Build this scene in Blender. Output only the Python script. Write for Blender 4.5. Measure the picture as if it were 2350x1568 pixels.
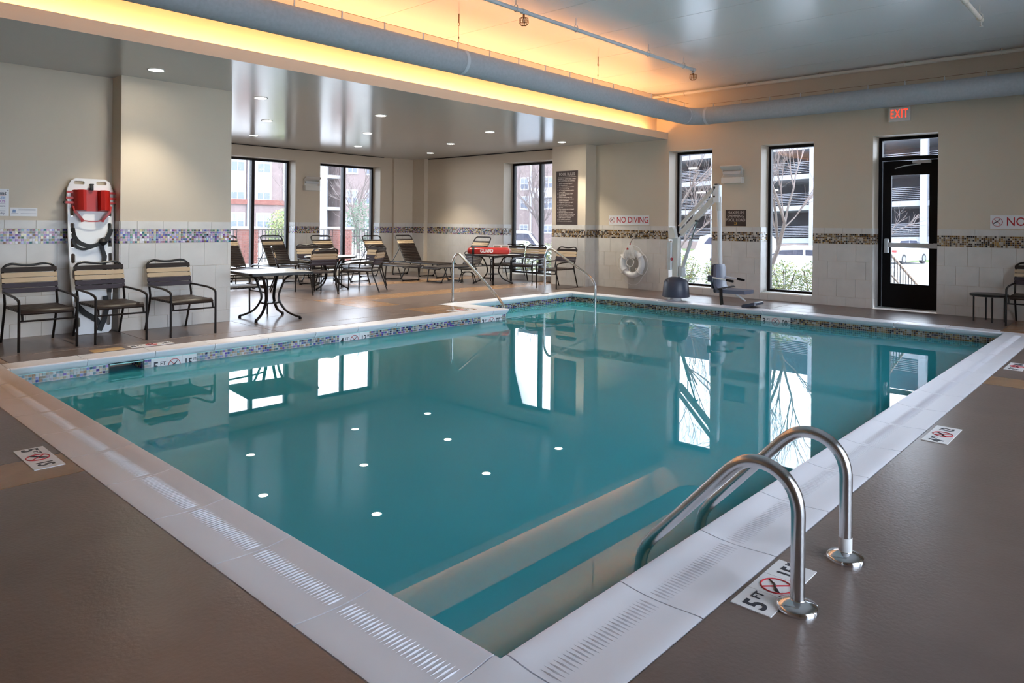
import bpy, math, random
from math import sin, cos, pi, radians as R
from mathutils import Vector as V, Matrix, geometry
random.seed(7)
for o in list(bpy.data.objects): bpy.data.objects.remove(o, do_unlink=True)
SC = bpy.context.scene
COL = SC.collection

# ------------------------------------------------------------------ camera
YAW, ROLL = 0.744546, 0.0102576
Fv = V((cos(YAW), sin(YAW), 0)); Rv = V((sin(YAW), -cos(YAW), 0)); Uv = V((0, 0, 1))
cx_ = Rv*cos(ROLL) + Uv*sin(ROLL); cy_ = -Rv*sin(ROLL) + Uv*cos(ROLL); cz_ = -Fv
cd = bpy.data.cameras.new('camera'); cam = bpy.data.objects.new('camera', cd); COL.objects.link(cam)
cam.matrix_world = Matrix(((cx_.x, cy_.x, cz_.x, 0), (cx_.y, cy_.y, cz_.y, 0), (cx_.z, cy_.z, cz_.z, 1.31), (0, 0, 0, 1)))
cd.sensor_width = 36; cd.lens = 1622.2/2350*36; cd.shift_y = -(784-513.49)/2350
cd.clip_start = .05; cd.clip_end = 400
SC.camera = cam

# ------------------------------------------------------------------ world, exposure
SKY = 5.0
w = bpy.data.worlds.new('overcast_sky'); SC.world = w; w.use_nodes = True
bg = w.node_tree.nodes['Background']; bg.inputs[0].default_value = (0.74, 0.85, 1.0, 1); bg.inputs[1].default_value = SKY
SC.view_settings.view_transform = 'Standard'; SC.view_settings.look = 'None'
SC.view_settings.exposure = 1.35; SC.view_settings.gamma = 1; SC.view_settings.use_curve_mapping = False
cy = SC.cycles
cy.use_denoising = True
cy.max_bounces = 7; cy.diffuse_bounces = 4; cy.glossy_bounces = 4; cy.transmission_bounces = 4; cy.transparent_max_bounces = 8
cy.use_adaptive_sampling = True; cy.adaptive_threshold = .05
cy.caustics_reflective = False; cy.caustics_refractive = False
cy.sample_clamp_indirect = 4.0
cy.use_light_tree = False

def portal(name, loc, rot, sx, sy):
    l = bpy.data.lights.new(name, 'AREA'); l.shape = 'RECTANGLE'; l.size = sx; l.size_y = sy
    l.cycles.is_portal = True
    o = bpy.data.objects.new(name, l); COL.objects.link(o); o.location = loc; o.rotation_euler = rot
# daylight portals just outside each window (they only guide sky light)
for (y0, y1) in ((6.25, 7.17), (4.39, 5.31), (2.535, 3.455), (9.87, 11.65)):
    portal('window_portal', (12.80, (y0+y1)/2, 1.45), (0, R(90), 0), 2.7, y1-y0)
for (x0, x1) in ((6.96, 8.74), (9.40, 11.18)):
    portal('window_portal', ((x0+x1)/2, 15.42, 1.45), (R(-90), 0, 0), x1-x0, 2.7)

# ------------------------------------------------------------------ materials
MATS = {}
def nt(name):
    m = bpy.data.materials.new(name); m.use_nodes = True
    t = m.node_tree; b = t.nodes['Principled BSDF']; MATS[name] = m
    return m, t, b
def mat(name, col, rough=.5, metal=0, spec=.5, noise=0, nscale=8, bump=0, bscale=40, coat=0, emit=None, estr=0, stretch=None):
    m, t, b = nt(name)
    b.inputs['Base Color'].default_value = (*col, 1); b.inputs['Roughness'].default_value = rough
    b.inputs['Metallic'].default_value = metal; b.inputs['Specular IOR Level'].default_value = spec
    if coat: b.inputs['Coat Weight'].default_value = coat; b.inputs['Coat Roughness'].default_value = .08
    if emit: b.inputs['Emission Color'].default_value = (*emit, 1); b.inputs['Emission Strength'].default_value = estr
    if noise or bump:
        tc = t.nodes.new('ShaderNodeTexCoord'); mp = t.nodes.new('ShaderNodeMapping')
        g = t.nodes.new('ShaderNodeNewGeometry')
        t.links.new(g.outputs['Position'], mp.inputs[0])
        if stretch: mp.inputs['Scale'].default_value = stretch
    if noise:
        n = t.nodes.new('ShaderNodeTexNoise'); n.inputs['Scale'].default_value = nscale; n.inputs['Detail'].default_value = 5
        t.links.new(mp.outputs[0], n.inputs['Vector'])
        r = t.nodes.new('ShaderNodeValToRGB'); r.color_ramp.elements[0].position = .3; r.color_ramp.elements[1].position = .7
        r.color_ramp.elements[0].color = (*[max(0, c*(1-noise)) for c in col], 1)
        r.color_ramp.elements[1].color = (*[min(1, c*(1+noise)) for c in col], 1)
        t.links.new(n.outputs['Fac'], r.inputs[0]); t.links.new(r.outputs[0], b.inputs['Base Color'])
    if bump:
        n2 = t.nodes.new('ShaderNodeTexNoise'); n2.inputs['Scale'].default_value = bscale; n2.inputs['Detail'].default_value = 3
        t.links.new(mp.outputs[0], n2.inputs['Vector'])
        bp = t.nodes.new('ShaderNodeBump'); bp.inputs['Strength'].default_value = bump; bp.inputs['Distance'].default_value = .01
        t.links.new(n2.outputs['Fac'], bp.inputs['Height']); t.links.new(bp.outputs[0], b.inputs['Normal'])
    return m
def attr_mat(name, rough, spec=.5, coat=0):
    m, t, b = nt(name)
    a = t.nodes.new('ShaderNodeAttribute'); a.attribute_name = 'Col'
    t.links.new(a.outputs['Color'], b.inputs['Base Color']); b.inputs['Roughness'].default_value = rough
    b.inputs['Specular IOR Level'].default_value = spec
    if coat: b.inputs['Coat Weight'].default_value = coat; b.inputs['Coat Roughness'].default_value = .05
    return m
def glass_mat(name, tint=(1, 1, 1), haze=.10):
    m = bpy.data.materials.new(name); m.use_nodes = True; t = m.node_tree; t.nodes.clear(); MATS[name] = m
    out = t.nodes.new('ShaderNodeOutputMaterial'); tr = t.nodes.new('ShaderNodeBsdfTransparent'); tr.inputs[0].default_value = (*tint, 1)
    gl = t.nodes.new('ShaderNodeBsdfGlossy'); gl.inputs['Roughness'].default_value = 0
    fr = t.nodes.new('ShaderNodeFresnel'); fr.inputs[0].default_value = 1.45
    tl = t.nodes.new('ShaderNodeBsdfDiffuse'); tl.inputs[0].default_value = (.9, .92, .95, 1)
    m1 = t.nodes.new('ShaderNodeMixShader'); m1.inputs[0].default_value = haze
    t.links.new(tr.outputs[0], m1.inputs[1]); t.links.new(tl.outputs[0], m1.inputs[2])
    m2 = t.nodes.new('ShaderNodeMixShader'); t.links.new(fr.outputs[0], m2.inputs[0])
    t.links.new(m1.outputs[0], m2.inputs[1]); t.links.new(gl.outputs[0], m2.inputs[2]); t.links.new(m2.outputs[0], out.inputs[0])
    return m

PAINT = mat('wall_paint', (.64, .545, .43), .55, bump=.06, bscale=120)
TRIMW = mat('white_paint', (.8, .78, .74), .45)
CEIL_LO = mat('gloss_ceiling', (.58, .57, .56), .16, spec=.55, bump=.10, bscale=2.2, stretch=(1.0, 1.0, 1))
CEIL_HI = mat('ceiling_paint', (.82, .83, .85), .22, spec=.7, bump=.05, bscale=3)
TILE = mat('wall_tile', (.66, .625, .585), .35, noise=.05, nscale=5)
GROUT = mat('grout', (.45, .43, .40), .8)
DECK = mat('brown_deck', (.165, .119, .102), .29, spec=.45, noise=.12, nscale=3, bump=.12, bscale=55)
TAN = mat('tan_deck', (.30, .168, .088), .27, spec=.5, noise=.12, nscale=4, bump=.12, bscale=55)
JOINT = mat('deck_joint', (.40, .33, .27), .8)
PLASTER = mat('pool_plaster', (.40, .75, .74), .8)
DARKIN = mat('skimmer_dark', (.03, .07, .07), .6)
STEEL = mat('brushed_steel', (.62, .62, .63), .22, metal=1, bump=.03, bscale=300)
CHROME = mat('polished_steel', (.72, .73, .76), .12, metal=1)
WHITE = mat('white_plastic', (.82, .82, .83), .3)
OFFW = mat('offwhite_metal', (.72, .69, .64), .4)
LGREY = mat('light_grey_metal', (.58, .59, .60), .35)
NAVY = mat('slate_plastic', (.055, .065, .10), .38)
SEATG = mat('slate_seat', (.13, .14, .20), .4)
BLACK = mat('black_metal', (.006, .005, .006), .5, spec=.15)
BLACKS = mat('black_strap', (.008, .008, .009), .6)
FRAMEB = mat('bronze_frame', (.012, .009, .010), .45, spec=.25)
BRONZE = mat('chair_tube', (.012, .008, .007), .32, spec=.35)
ST_BR = mat('brown_strap', (.026, .016, .013), .4, spec=.35)
ST_PL = mat('plum_strap', (.045, .034, .046), .4, spec=.35)
ST_TAN = mat('tan_strap', (.56, .42, .27), .4)
TABLETOP = mat('table_top', (.70, .69, .69), .2, spec=.8)
RED = mat('red_vinyl', (.42, .016, .012), .35, spec=.5)
REDP = mat('red_paint', (.50, .02, .03), .5)
EXITRED = mat('exit_red', (.8, .05, .02), .5, emit=(1, .05, .02), estr=.7)
SIGNW = mat('sign_white', (.80, .79, .80), .4)
SIGNBR = mat('sign_brown', (.050, .030, .026), .45)
SIGNTX = mat('sign_text', (.55, .48, .43), .5)
GOLD = mat('gold_print', (.75, .42, .05), .5)
INK = mat('navy_ink', (.02, .022, .035), .5)
INKG = mat('grey_ink', (.30, .30, .36), .6)
INKB = mat('blue_ink', (.22, .33, .55), .6)
INKP = mat('purple_ink', (.40, .12, .42), .6)
DUCTM = mat('duct_fabric', (.45, .46, .485), .85, spec=.2, noise=.06, nscale=30, bump=.05, bscale=200)
DUCTB = mat('duct_band', (.62, .64, .67), .6)
PIPEW = mat('pipe_paint', (.62, .62, .64), .4)
PIPEC = mat('pipe_cream', (.72, .66, .58), .45)
BRASS = mat('brass', (.25, .12, .05), .35, metal=.7)
ROPE = mat('white_rope', (.78, .76, .74), .8)
CARD = mat('brown_card', (.30, .22, .17), .6)
LAMP = mat('downlight_lens', (1, 1, 1), .4, emit=(1, .94, .80), estr=32)
COVE = mat('warm_led', (1, .8, .6), .4, emit=(1, .47, .17), estr=26)
MOSAIC = attr_mat('mosaic_glass', .18, .6)
WOODRAIL = mat('bronze_rail', (.20, .13, .08), .45)
GLASS = glass_mat('window_glass')
def coping_mat():
    m, t, b = nt('coping_stone')
    g = t.nodes.new('ShaderNodeNewGeometry')
    n = t.nodes.new('ShaderNodeTexNoise'); n.inputs['Scale'].default_value = 1.3; n.inputs['Detail'].default_value = 6
    t.links.new(g.outputs['Position'], n.inputs['Vector'])
    sx = t.nodes.new('ShaderNodeSeparateXYZ'); t.links.new(g.outputs['Position'], sx.inputs[0])
    # brown tone strengthens, broken by noise, on the stones of the short end, towards the skimmer corner
    a = t.nodes.new('ShaderNodeMapRange'); a.inputs[1].default_value = 3.2; a.inputs[2].default_value = 6.2; t.links.new(sx.outputs['Y'], a.inputs[0])
    c = t.nodes.new('ShaderNodeMapRange'); c.inputs[1].default_value = 1.75; c.inputs[2].default_value = 1.45; t.links.new(sx.outputs['X'], c.inputs[0])
    mu = t.nodes.new('ShaderNodeMath'); mu.operation = 'MULTIPLY'; t.links.new(a.outputs[0], mu.inputs[0]); t.links.new(c.outputs[0], mu.inputs[1])
    mu2 = t.nodes.new('ShaderNodeMath'); mu2.operation = 'MULTIPLY_ADD'; t.links.new(n.outputs['Fac'], mu2.inputs[0]); mu2.inputs[1].default_value = .7; mu2.inputs[2].default_value = .55
    mu3 = t.nodes.new('ShaderNodeMath'); mu3.operation = 'MULTIPLY'; mu3.use_clamp = True; t.links.new(mu.outputs[0], mu3.inputs[0]); t.links.new(mu2.outputs[0], mu3.inputs[1])
    mix = t.nodes.new('ShaderNodeMix'); mix.data_type = 'RGBA'; t.links.new(mu3.outputs[0], mix.inputs[0])
    mix.inputs[6].default_value = (.80, .80, .86, 1); mix.inputs[7].default_value = (.55, .38, .25, 1)
    t.links.new(mix.outputs[2], b.inputs['Base Color']); b.inputs['Roughness'].default_value = .42
    return m
COPE = coping_mat()
def water_mat():
    m = bpy.data.materials.new('pool_water'); m.use_nodes = True; t = m.node_tree; t.nodes.clear(); MATS['pool_water'] = m
    out = t.nodes.new('ShaderNodeOutputMaterial')
    tr = t.nodes.new('ShaderNodeBsdfTransparent'); tr.inputs[0].default_value = (.40, .80, .80, 1)
    df = t.nodes.new('ShaderNodeBsdfDiffuse'); df.inputs[0].default_value = (.05, .44, .53, 1)
    gl = t.nodes.new('ShaderNodeBsdfGlossy'); gl.inputs['Roughness'].default_value = 0.0
    fr = t.nodes.new('ShaderNodeFresnel'); fr.inputs[0].default_value = 1.40
    g = t.nodes.new('ShaderNodeNewGeometry')
    n = t.nodes.new('ShaderNodeTexNoise'); n.inputs['Scale'].default_value = 5; n.inputs['Detail'].default_value = 1
    t.links.new(g.outputs['Position'], n.inputs['Vector'])
    bp = t.nodes.new('ShaderNodeBump'); bp.inputs['Strength'].default_value = .0002; bp.inputs['Distance'].default_value = .01
    t.links.new(n.outputs['Fac'], bp.inputs['Height']); t.links.new(bp.outputs[0], gl.inputs['Normal'])
    m1 = t.nodes.new('ShaderNodeMixShader'); m1.inputs[0].default_value = .78
    t.links.new(tr.outputs[0], m1.inputs[1]); t.links.new(df.outputs[0], m1.inputs[2])
    m2 = t.nodes.new('ShaderNodeMixShader'); t.links.new(fr.outputs[0], m2.inputs[0])
    t.links.new(m1.outputs[0], m2.inputs[1]); t.links.new(gl.outputs[0], m2.inputs[2]); t.links.new(m2.outputs[0], out.inputs[0])
    return m
WATER = water_mat()

for _m in (LAMP, EXITRED): _m.cycles.emission_sampling = 'NONE'

# ------------------------------------------------------------------ mesh helpers
def finish(o, name, parent):
    COL.objects.link(o)
    if parent is not None: o.parent = parent
    return o
class MB:
    def __init__(s): s.v = []; s.f = []; s.c = []
    def add(s, v, f, col=None):
        k = len(s.v); s.v += [tuple(p) for p in v]; s.f += [tuple(i+k for i in q) for q in f]
        s.c += [col]*len(f); return s
    def box(s, x0, x1, y0, y1, z0, z1, M=None, col=None):
        v = [V((x, y, z)) for z in (z0, z1) for y in (y0, y1) for x in (x0, x1)]
        if M is not None: v = [M @ p for p in v]
        return s.add(v, [(0, 2, 3, 1), (4, 5, 7, 6), (0, 1, 5, 4), (2, 6, 7, 3), (0, 4, 6, 2), (1, 3, 7, 5)], col)
    def bbox(s, x0, x1, y0, y1, z0, z1, b=.01, M=None):   # box with chamfered vertical and top edges
        pts = []
        for (z, i) in ((z0, 0), (z1-b, 0), (z1, b)):
            xa, xb, ya, yb = x0+i, x1-i, y0+i, y1-i; c = b
            pts.append([(xa+c, ya, z), (xb-c, ya, z), (xb, ya+c, z), (xb, yb-c, z), (xb-c, yb, z), (xa+c, yb, z), (xa, yb-c, z), (xa, ya+c, z)])
        v = [V(p) for r in pts for p in r]
        if M is not None: v = [M @ p for p in v]
        f = []
        for k in range(2):
            for i in range(8): f.append((k*8+i, k*8+(i+1) % 8, k*8+8+(i+1) % 8, k*8+8+i))
        f += [tuple(range(7, -1, -1)), tuple(range(16, 24))]
        return s.add(v, f)
    def tube(s, pts, r, seg=8, closed=False, cap=True, flat=None):
        P = [V(p) for p in pts]; n = len(P); rs = r if isinstance(r, (list, tuple)) else [r]*n
        T = []
        for i in range(n):
            a = P[(i-1) % n] if (closed or i > 0) else P[i]; b = P[(i+1) % n] if (closed or i < n-1) else P[i]
            T.append((b-a).normalized())
        up = V((0, 0, 1)) if abs(T[0].z) < .9 else V((1, 0, 0))
        N = (up - T[0]*up.dot(T[0])).normalized(); v = []
        for i in range(n):
            N = (N - T[i]*N.dot(T[i]))
            N = N.normalized() if N.length > 1e-6 else T[i].orthogonal().normalized()
            B = T[i].cross(N); fl = flat or (1, 1)
            for k in range(seg):
                a = 2*pi*k/seg; v.append(P[i] + N*(cos(a)*rs[i]*fl[0]) + B*(sin(a)*rs[i]*fl[1]))
        f = []
        m = n if closed else n-1
        for i in range(m):
            j = (i+1) % n
            for k in range(seg): f.append((i*seg+k, i*seg+(k+1) % seg, j*seg+(k+1) % seg, j*seg+k))
        if cap and not closed: f += [tuple(range(seg-1, -1, -1)), tuple((n-1)*seg+k for k in range(seg))]
        return s.add(v, f)
    def ribbon(s, pts, w, t, side):   # flat strap along a path; side = width direction
        P = [V(p) for p in pts]; S = V(side).normalized(); v = []; f = []
        for i, p in enumerate(P):
            a = P[max(0, i-1)]; b = P[min(len(P)-1, i+1)]; T = (b-a).normalized()
            W = (S - T*S.dot(T)).normalized(); N = T.cross(W)
            v += [p-W*w/2-N*t/2, p+W*w/2-N*t/2, p+W*w/2+N*t/2, p-W*w/2+N*t/2]
        for i in range(len(P)-1):
            for k in range(4): f.append((i*4+k, i*4+(k+1) % 4, i*4+4+(k+1) % 4, i*4+4+k))
        e = (len(P)-1)*4; f += [(3, 2, 1, 0), (e, e+1, e+2, e+3)]
        return s.add(v, f)
    def lathe(s, prof, seg=24, c=(0, 0, 0), M=None, sx=1, sy=1):
        v = []; f = []; c = V(c)
        for (r, z) in prof:
            for k in range(seg):
                a = 2*pi*k/seg; p = V((cos(a)*r*sx, sin(a)*r*sy, z)); v.append((M @ p if M is not None else p) + c)
        for i in range(len(prof)-1):
            for k in range(seg): f.append((i*seg+k, i*seg+(k+1) % seg, i*seg+seg+(k+1) % seg, i*seg+seg+k))
        f += [tuple(range(seg-1, -1, -1)), tuple((len(prof)-1)*seg+k for k in range(seg))]
        return s.add(v, f)
    def prism(s, poly, h, M):          # polygon in local xy, extruded +z by h, mapped by M
        n = len(poly); v = [M @ V((p[0], p[1], 0)) for p in poly] + [M @ V((p[0], p[1], h)) for p in poly]
        f = [tuple(range(n-1, -1, -1)), tuple(range(n, 2*n))] + [(i, (i+1) % n, n+(i+1) % n, n+i) for i in range(n)]
        return s.add(v, f)
    def holed(s, outer, holes, h, M):  # plate with holes
        vs = [V(p) for p in outer]; ed = [(i, (i+1) % len(outer)) for i in range(len(outer))]; loops = [list(range(len(outer)))]
        for hl in holes:
            k = len(vs); vs += [V(p) for p in hl]; ed += [(k+i, k+(i+1) % len(hl)) for i in range(len(hl))]; loops.append([k+i for i in range(len(hl))])
        v2, e2, f2 = geometry.delaunay_2d_cdt(vs, ed, [], 1, 1e-6)[:3]
        def inside(p, poly):
            c = False; j = len(poly)-1
            for i in range(len(poly)):
                if (poly[i][1] > p.y) != (poly[j][1] > p.y) and p.x < (poly[j][0]-poly[i][0])*(p.y-poly[i][1])/(poly[j][1]-poly[i][1])+poly[i][0]: c = not c
                j = i
            return c
        keep = [q for q in f2 if inside(sum((v2[i] for i in q), V((0, 0)))/len(q), outer) and not any(inside(sum((v2[i] for i in q), V((0, 0)))/len(q), hl) for hl in holes)]
        n = len(v2); v = [M @ V((p.x, p.y, 0)) for p in v2] + [M @ V((p.x, p.y, h)) for p in v2]
        f = [tuple(reversed(q)) for q in keep] + [tuple(i+n for i in q) for q in keep]
        for lp in loops:
            for i in range(len(lp)): a, b = lp[i], lp[(i+1) % len(lp)]; f.append((a, b, b+n, a+n))
        return s.add(v, f)
    def mesh(s, name, m, smooth=True):
        me = bpy.data.meshes.new(name); me.from_pydata(s.v, [], s.f); me.update()
        if any(c is not None for c in s.c):
            at = me.color_attributes.new('Col', 'FLOAT_COLOR', 'CORNER'); i = 0
            for p, c in zip(me.polygons, s.c):
                for _ in range(p.loop_total): at.data[i].color = (*(c or (.5, .5, .5)), 1); i += 1
        if m is not None: me.materials.append(m)
        if smooth: me.shade_smooth(); me.set_sharp_from_angle(angle=R(38))
        return me
    def build(s, name, m, parent=None, smooth=True, loc=None):
        me = s.mesh(name, m, smooth)
        o = bpy.data.objects.new(name, me); finish(o, name, parent)
        if loc is not None: o.location = loc
        return o
def fillet(pts, r, n=5, closed=False):
    P = [V(p) for p in pts]; out = []
    N = len(P)
    for i in range(N):
        if not closed and i in (0, N-1): out.append(P[i]); continue
        a, b, c = P[(i-1) % N], P[i], P[(i+1) % N]
        d1, d2 = (a-b), (c-b); q = min(r, d1.length*.49, d2.length*.49)
        p0 = b + d1.normalized()*q; p1 = b + d2.normalized()*q
        for k in range(n+1):
            t = k/n; out.append(p0*(1-t)**2 + b*2*t*(1-t) + p1*t*t)
    return out
def rrect(x0, x1, y0, y1, r, n=4):
    return [(p.x, p.y) for p in fillet([(x0, y0, 0), (x1, y0, 0), (x1, y1, 0), (x0, y1, 0)], r, n, True)]
def frame(o, x, y):   # matrix with local x -> x, local y -> y, origin o
    x = V(x).normalized(); y = V(y).normalized(); z = x.cross(y)
    return Matrix(((x.x, y.x, z.x, o[0]), (x.y, y.y, z.y, o[1]), (x.z, y.z, z.z, o[2]), (0, 0, 0, 1)))
def tag(o, label=None, cat=None, group=None, kind=None):
    if label: o['label'] = label
    if cat: o['category'] = cat
    if group: o['group'] = group
    if kind: o['kind'] = kind
    return o
def thing(name, label, cat, loc=(0, 0, 0), rz=0, group=None):
    o = bpy.data.objects.new(name, None); o.empty_display_size = .1; COL.objects.link(o)
    o.location = loc; o.rotation_euler = (0, 0, rz)
    return tag(o, label, cat, group)
def dup(o, parent=None):
    c = o.copy(); COL.objects.link(c); c.parent = parent
    for ch in list(o.children): dup(ch, c)
    return c
UNIT = None
def slab(parent, name, x0, x1, y0, y1, z0, z1, m):     # shared unit cube, scaled
    key = 'u_'+m.name
    if key not in bpy.data.meshes:
        me = MB().box(-.5, .5, -.5, .5, -.5, .5).mesh(key, m, False); me.name = key
    o = bpy.data.objects.new(name, bpy.data.meshes[key]); finish(o, name, parent)
    o.location = ((x0+x1)/2, (y0+y1)/2, (z0+z1)/2); o.scale = (abs(x1-x0), abs(y1-y0), abs(z1-z0))
    return o
_tx = {}
def text(body, size, m, parent, M, ax='CENTER', bold=0.0, ext=.0012, name='lettering', sx=1.0, sp=1.0):
    key = (body, size, ax, bold, m.name, sp)
    if key not in _tx:
        cu = bpy.data.curves.new('t', 'FONT'); cu.body = body; cu.size = size; cu.align_x = ax; cu.align_y = 'CENTER'
        cu.extrude = ext; cu.space_character = sp; cu.offset = bold*size; cu.resolution_u = 3
        o = bpy.data.objects.new('t', cu); COL.objects.link(o)
        dg = bpy.context.evaluated_depsgraph_get(); dg.update()
        me = bpy.data.meshes.new_from_object(o.evaluated_get(dg)); bpy.data.objects.remove(o); bpy.data.curves.remove(cu)
        me.materials.clear(); me.materials.append(m); _tx[key] = me; me.name = name
    o = bpy.data.objects.new(name, _tx[key]); finish(o, name, parent)
    o.matrix_local = M @ Matrix.Diagonal((sx, 1, 1, 1))
    return o
# ================================================================== STRUCTURE
LX0, LX1, LY0, LY1 = 1.54, 10.68, 1.447, 7.36          # inner lip of the pool
AX0, AY1 = 7.92, 8.28                                  # entry alcove: X from AX0 to LX1, Y up to AY1
CW = .33                                               # coping width
# ---- floor
fb = MB()
for (x0, x1, y0, y1) in ((-2.3, LX0-CW+.02, -2.0, 9.3), (LX0-CW+.02, 12.4, -2.0, LY0-CW+.02), (LX1+CW-.02, 12.4, LY0-CW+.02, 15.0),
                         (LX0-CW+.02, AX0-CW+.02, LY1+CW-.02, 9.3), (4.2, AX0-CW+.02, 9.3, 15.0), (AX0-CW+.02, LX1+CW-.02, AY1+CW-.02, 15.0)):
    fb.box(x0, x1, y0, y1, -.25, -.009)
floor = fb.build('floor', JOINT, smooth=False); tag(floor, kind='structure')
def deck(x0, x1, y0, y1, m=DECK, g=.004):
    slab(floor, 'deck_slab', x0+g, x1-g, y0+g, y1-g, -.03, 0, m)
xo, yo = LX0-CW, LY0-CW                                # outer line of near copings
for (a, b, m) in ((-2.0, 1.12, DECK), (1.12, 4.12, DECK), (4.12, 4.53, TAN), (4.53, 7.69, DECK), (7.69, 9.25, DECK)):
    deck(-2.3, xo, a, b, m)
for (a, b, m) in ((xo, 7.10, DECK), (7.10, 7.51, TAN), (7.51, 10.9, DECK)):
    deck(a, b, -2.0, yo, m)
deck(10.9, 12.33, -2.0, 1.10, DECK); deck(10.9, 11.48, 1.10, 1.53, TAN); deck(11.48, 12.33, 1.10, 1.53, TAN)
for (a, b) in ((1.53, 4.6), (4.6, 7.6), (7.6, 8.9)):
    deck(LX1+CW, 11.48, a, b); deck(11.48, 12.33, a, b)
deck(10.9, 11.01, yo, 1.10, TAN)
yl = LY1+CW
deck(xo, 1.63, yl, 8.05, TAN); deck(1.63, 4.30, yl, 8.05); deck(xo, 2.97, 8.05, 9.25); deck(2.97, 4.30, 8.05, 8.97)
deck(4.30, 6.40, yl, 8.05); deck(4.30, 6.40, 8.05, 9.0); deck(6.40, 6.75, yl, 8.45); deck(6.75, AX0-CW, yl, 8.45, TAN)
deck(6.40, AX0-CW, 8.45, 8.95); deck(4.30, 6.40, 9.0, 10.4); deck(6.40, 7.1, 8.95, 9.8, TAN); deck(7.1, 8.6, 8.95, 9.8)
deck(AX0-CW, LX1+CW, AY1+CW, 8.95); deck(8.6, 10.4, 8.95, 9.8); deck(10.4, 12.0, 8.95, 9.8)
deck(6.40, 12.33, 9.8, 10.4, TAN)
for (a, b) in ((4.30, 6.4), (6.4, 8.6), (8.6, 10.4), (10.4, 12.33)):
    deck(a, b, 10.4, 12.05)
    deck(a, b, 12.05, 12.6, TAN if a > 8 else DECK); deck(a, b, 12.6, 14.97)
# dashed expansion joint along the left deck
for k in range(96):
    x = 1.25 + k*.055
    slab(floor, 'joint_bead', x, x+.035, 8.043, 8.057, -.003, .0012, JOINT)

# ---- walls
SILL, HEAD, RW = .12, 2.765, 12.33
def wall_with(name, axis, p0, p1, a0, a1, top, holes):
    b = MB(); cur = a0
    def bx(u0, u1, z0, z1):
        if axis == 'X': b.box(p0, p1, u0, u1, z0, z1)
        else: b.box(u0, u1, p0, p1, z0, z1)
    for (h0, h1, z0, z1) in holes:
        bx(cur, h0, -.25, top)
        if z0 > -.1: bx(h0, h1, -.25, z0)
        bx(h0, h1, z1, top); cur = h1
    bx(cur, a1, -.25, top)
    return tag(b.build(name, PAINT, smooth=False), kind='structure')
W_R = [(2.535, 3.455, -.25, 2.78), (4.39, 5.31, SILL, HEAD), (6.25, 7.17, SILL, HEAD), (9.87, 11.65, SILL, HEAD)]
wall_right = wall_with('wall_right', 'X', RW, RW+.42, -2.3, 15.4, 4.1, W_R)
W_B = [(6.96, 8.74, SILL, 2.745), (9.40, 11.18, SILL, 2.745)]
wall_back = wall_with('wall_back', 'Y', 14.97, 15.38, 4.0, 12.33, 3.3, W_B)
wl = MB(); wl.box(-2.3, 4.30, 9.25, 15.38, -.25, 3.3); wl.box(2.97, 4.30, 8.96, 9.26, -.25, 3.3)
wall_left = tag(wl.build('wall_left', PAINT, smooth=False), kind='structure')
wall_near_left = tag(MB().box(-2.7, -2.3, -2.3, 15.0, -.25, 4.1).build('wall_near_left', PAINT, smooth=False), kind='structure')
wall_near = wall_with('wall_near', 'Y', -2.4, -2.0, -2.7, 12.4, 4.1, [(1.3, 3.9, SILL, 3.3), (4.3, 6.9, SILL, 3.3), (7.3, 9.9, SILL, 3.3)])  # unseen wall; its openings are added and sized to let in more daylight
for x in (2.6, 5.6, 8.6): portal('window_portal', (x, -2.45, 1.7), (R(90), 0, 0), 2.6, 3.2)
pl = MB(); pl.box(11.98, 12.34, 8.94, 9.85, -.02, 3.02)
pillar = tag(pl.build('wall_pillar', PAINT, smooth=False), kind='structure')
pc = MB(); pc.box(11.57, 12.34, 14.90, 14.98, -.02, 3.02); corner1 = tag(pc.build('wall_corner_column', PAINT, smooth=False), kind='structure')
pc = MB(); pc.box(12.20, 12.34, 14.42, 14.90, -.02, 3.02); corner2 = tag(pc.build('wall_corner_return', PAINT, smooth=False), kind='structure')

# ---- ceilings
ce = MB(); ce.box(-2.3, 12.33, 7.20, 15.0, 3.0, 3.06); ce.box(-2.3, 12.33, 7.20, 7.235, 3.06, 3.13)
ceiling_low = tag(ce.build('ceiling_low', CEIL_LO, smooth=False), kind='structure')
fa = MB(); fa.box(-2.3, 12.33, 7.196, 7.2, 3.0, 3.132); tag(fa.build('trim_1', PAINT, smooth=False), kind='structure')
cw = MB(); cw.box(-2.3, 12.33, 7.46, 7.6, 3.05, 3.95); tag(cw.build('wall_cove', PAINT, smooth=False), kind='structure')
hb = MB(); hb.box(-2.3, 12.4, -2.3, 7.6, 3.908, 4.1); ceiling = tag(hb.build('ceiling', GROUT, smooth=False), kind='structure')
seams = [-2.3, -.70, .52, 1.74, 2.96, 4.18, 5.42, 6.64, 7.86, 8.98, 10.25, 11.50, 12.33]
for a, b in zip(seams, seams[1:]): slab(ceiling, 'ceiling_panel', a+.004, b-.004, -2.0, 7.46, 3.90, 3.93, CEIL_HI)
# linear slots where the low ceiling meets the window walls
tag(MB().box(4.4, 11.25, 14.905, 14.945, 2.988, 3.001).build('slot_diffuser', BLACK), 'long black slot diffuser above the two lounge windows', 'vent', 'ceiling slot diffusers')
tag(MB().box(12.262, 12.305, 9.86, 14.35, 2.985, 3.001).build('slot_diffuser', BLACK), 'long black slot diffuser along the far wall beside the pool rules sign', 'vent', 'ceiling slot diffusers')

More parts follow.
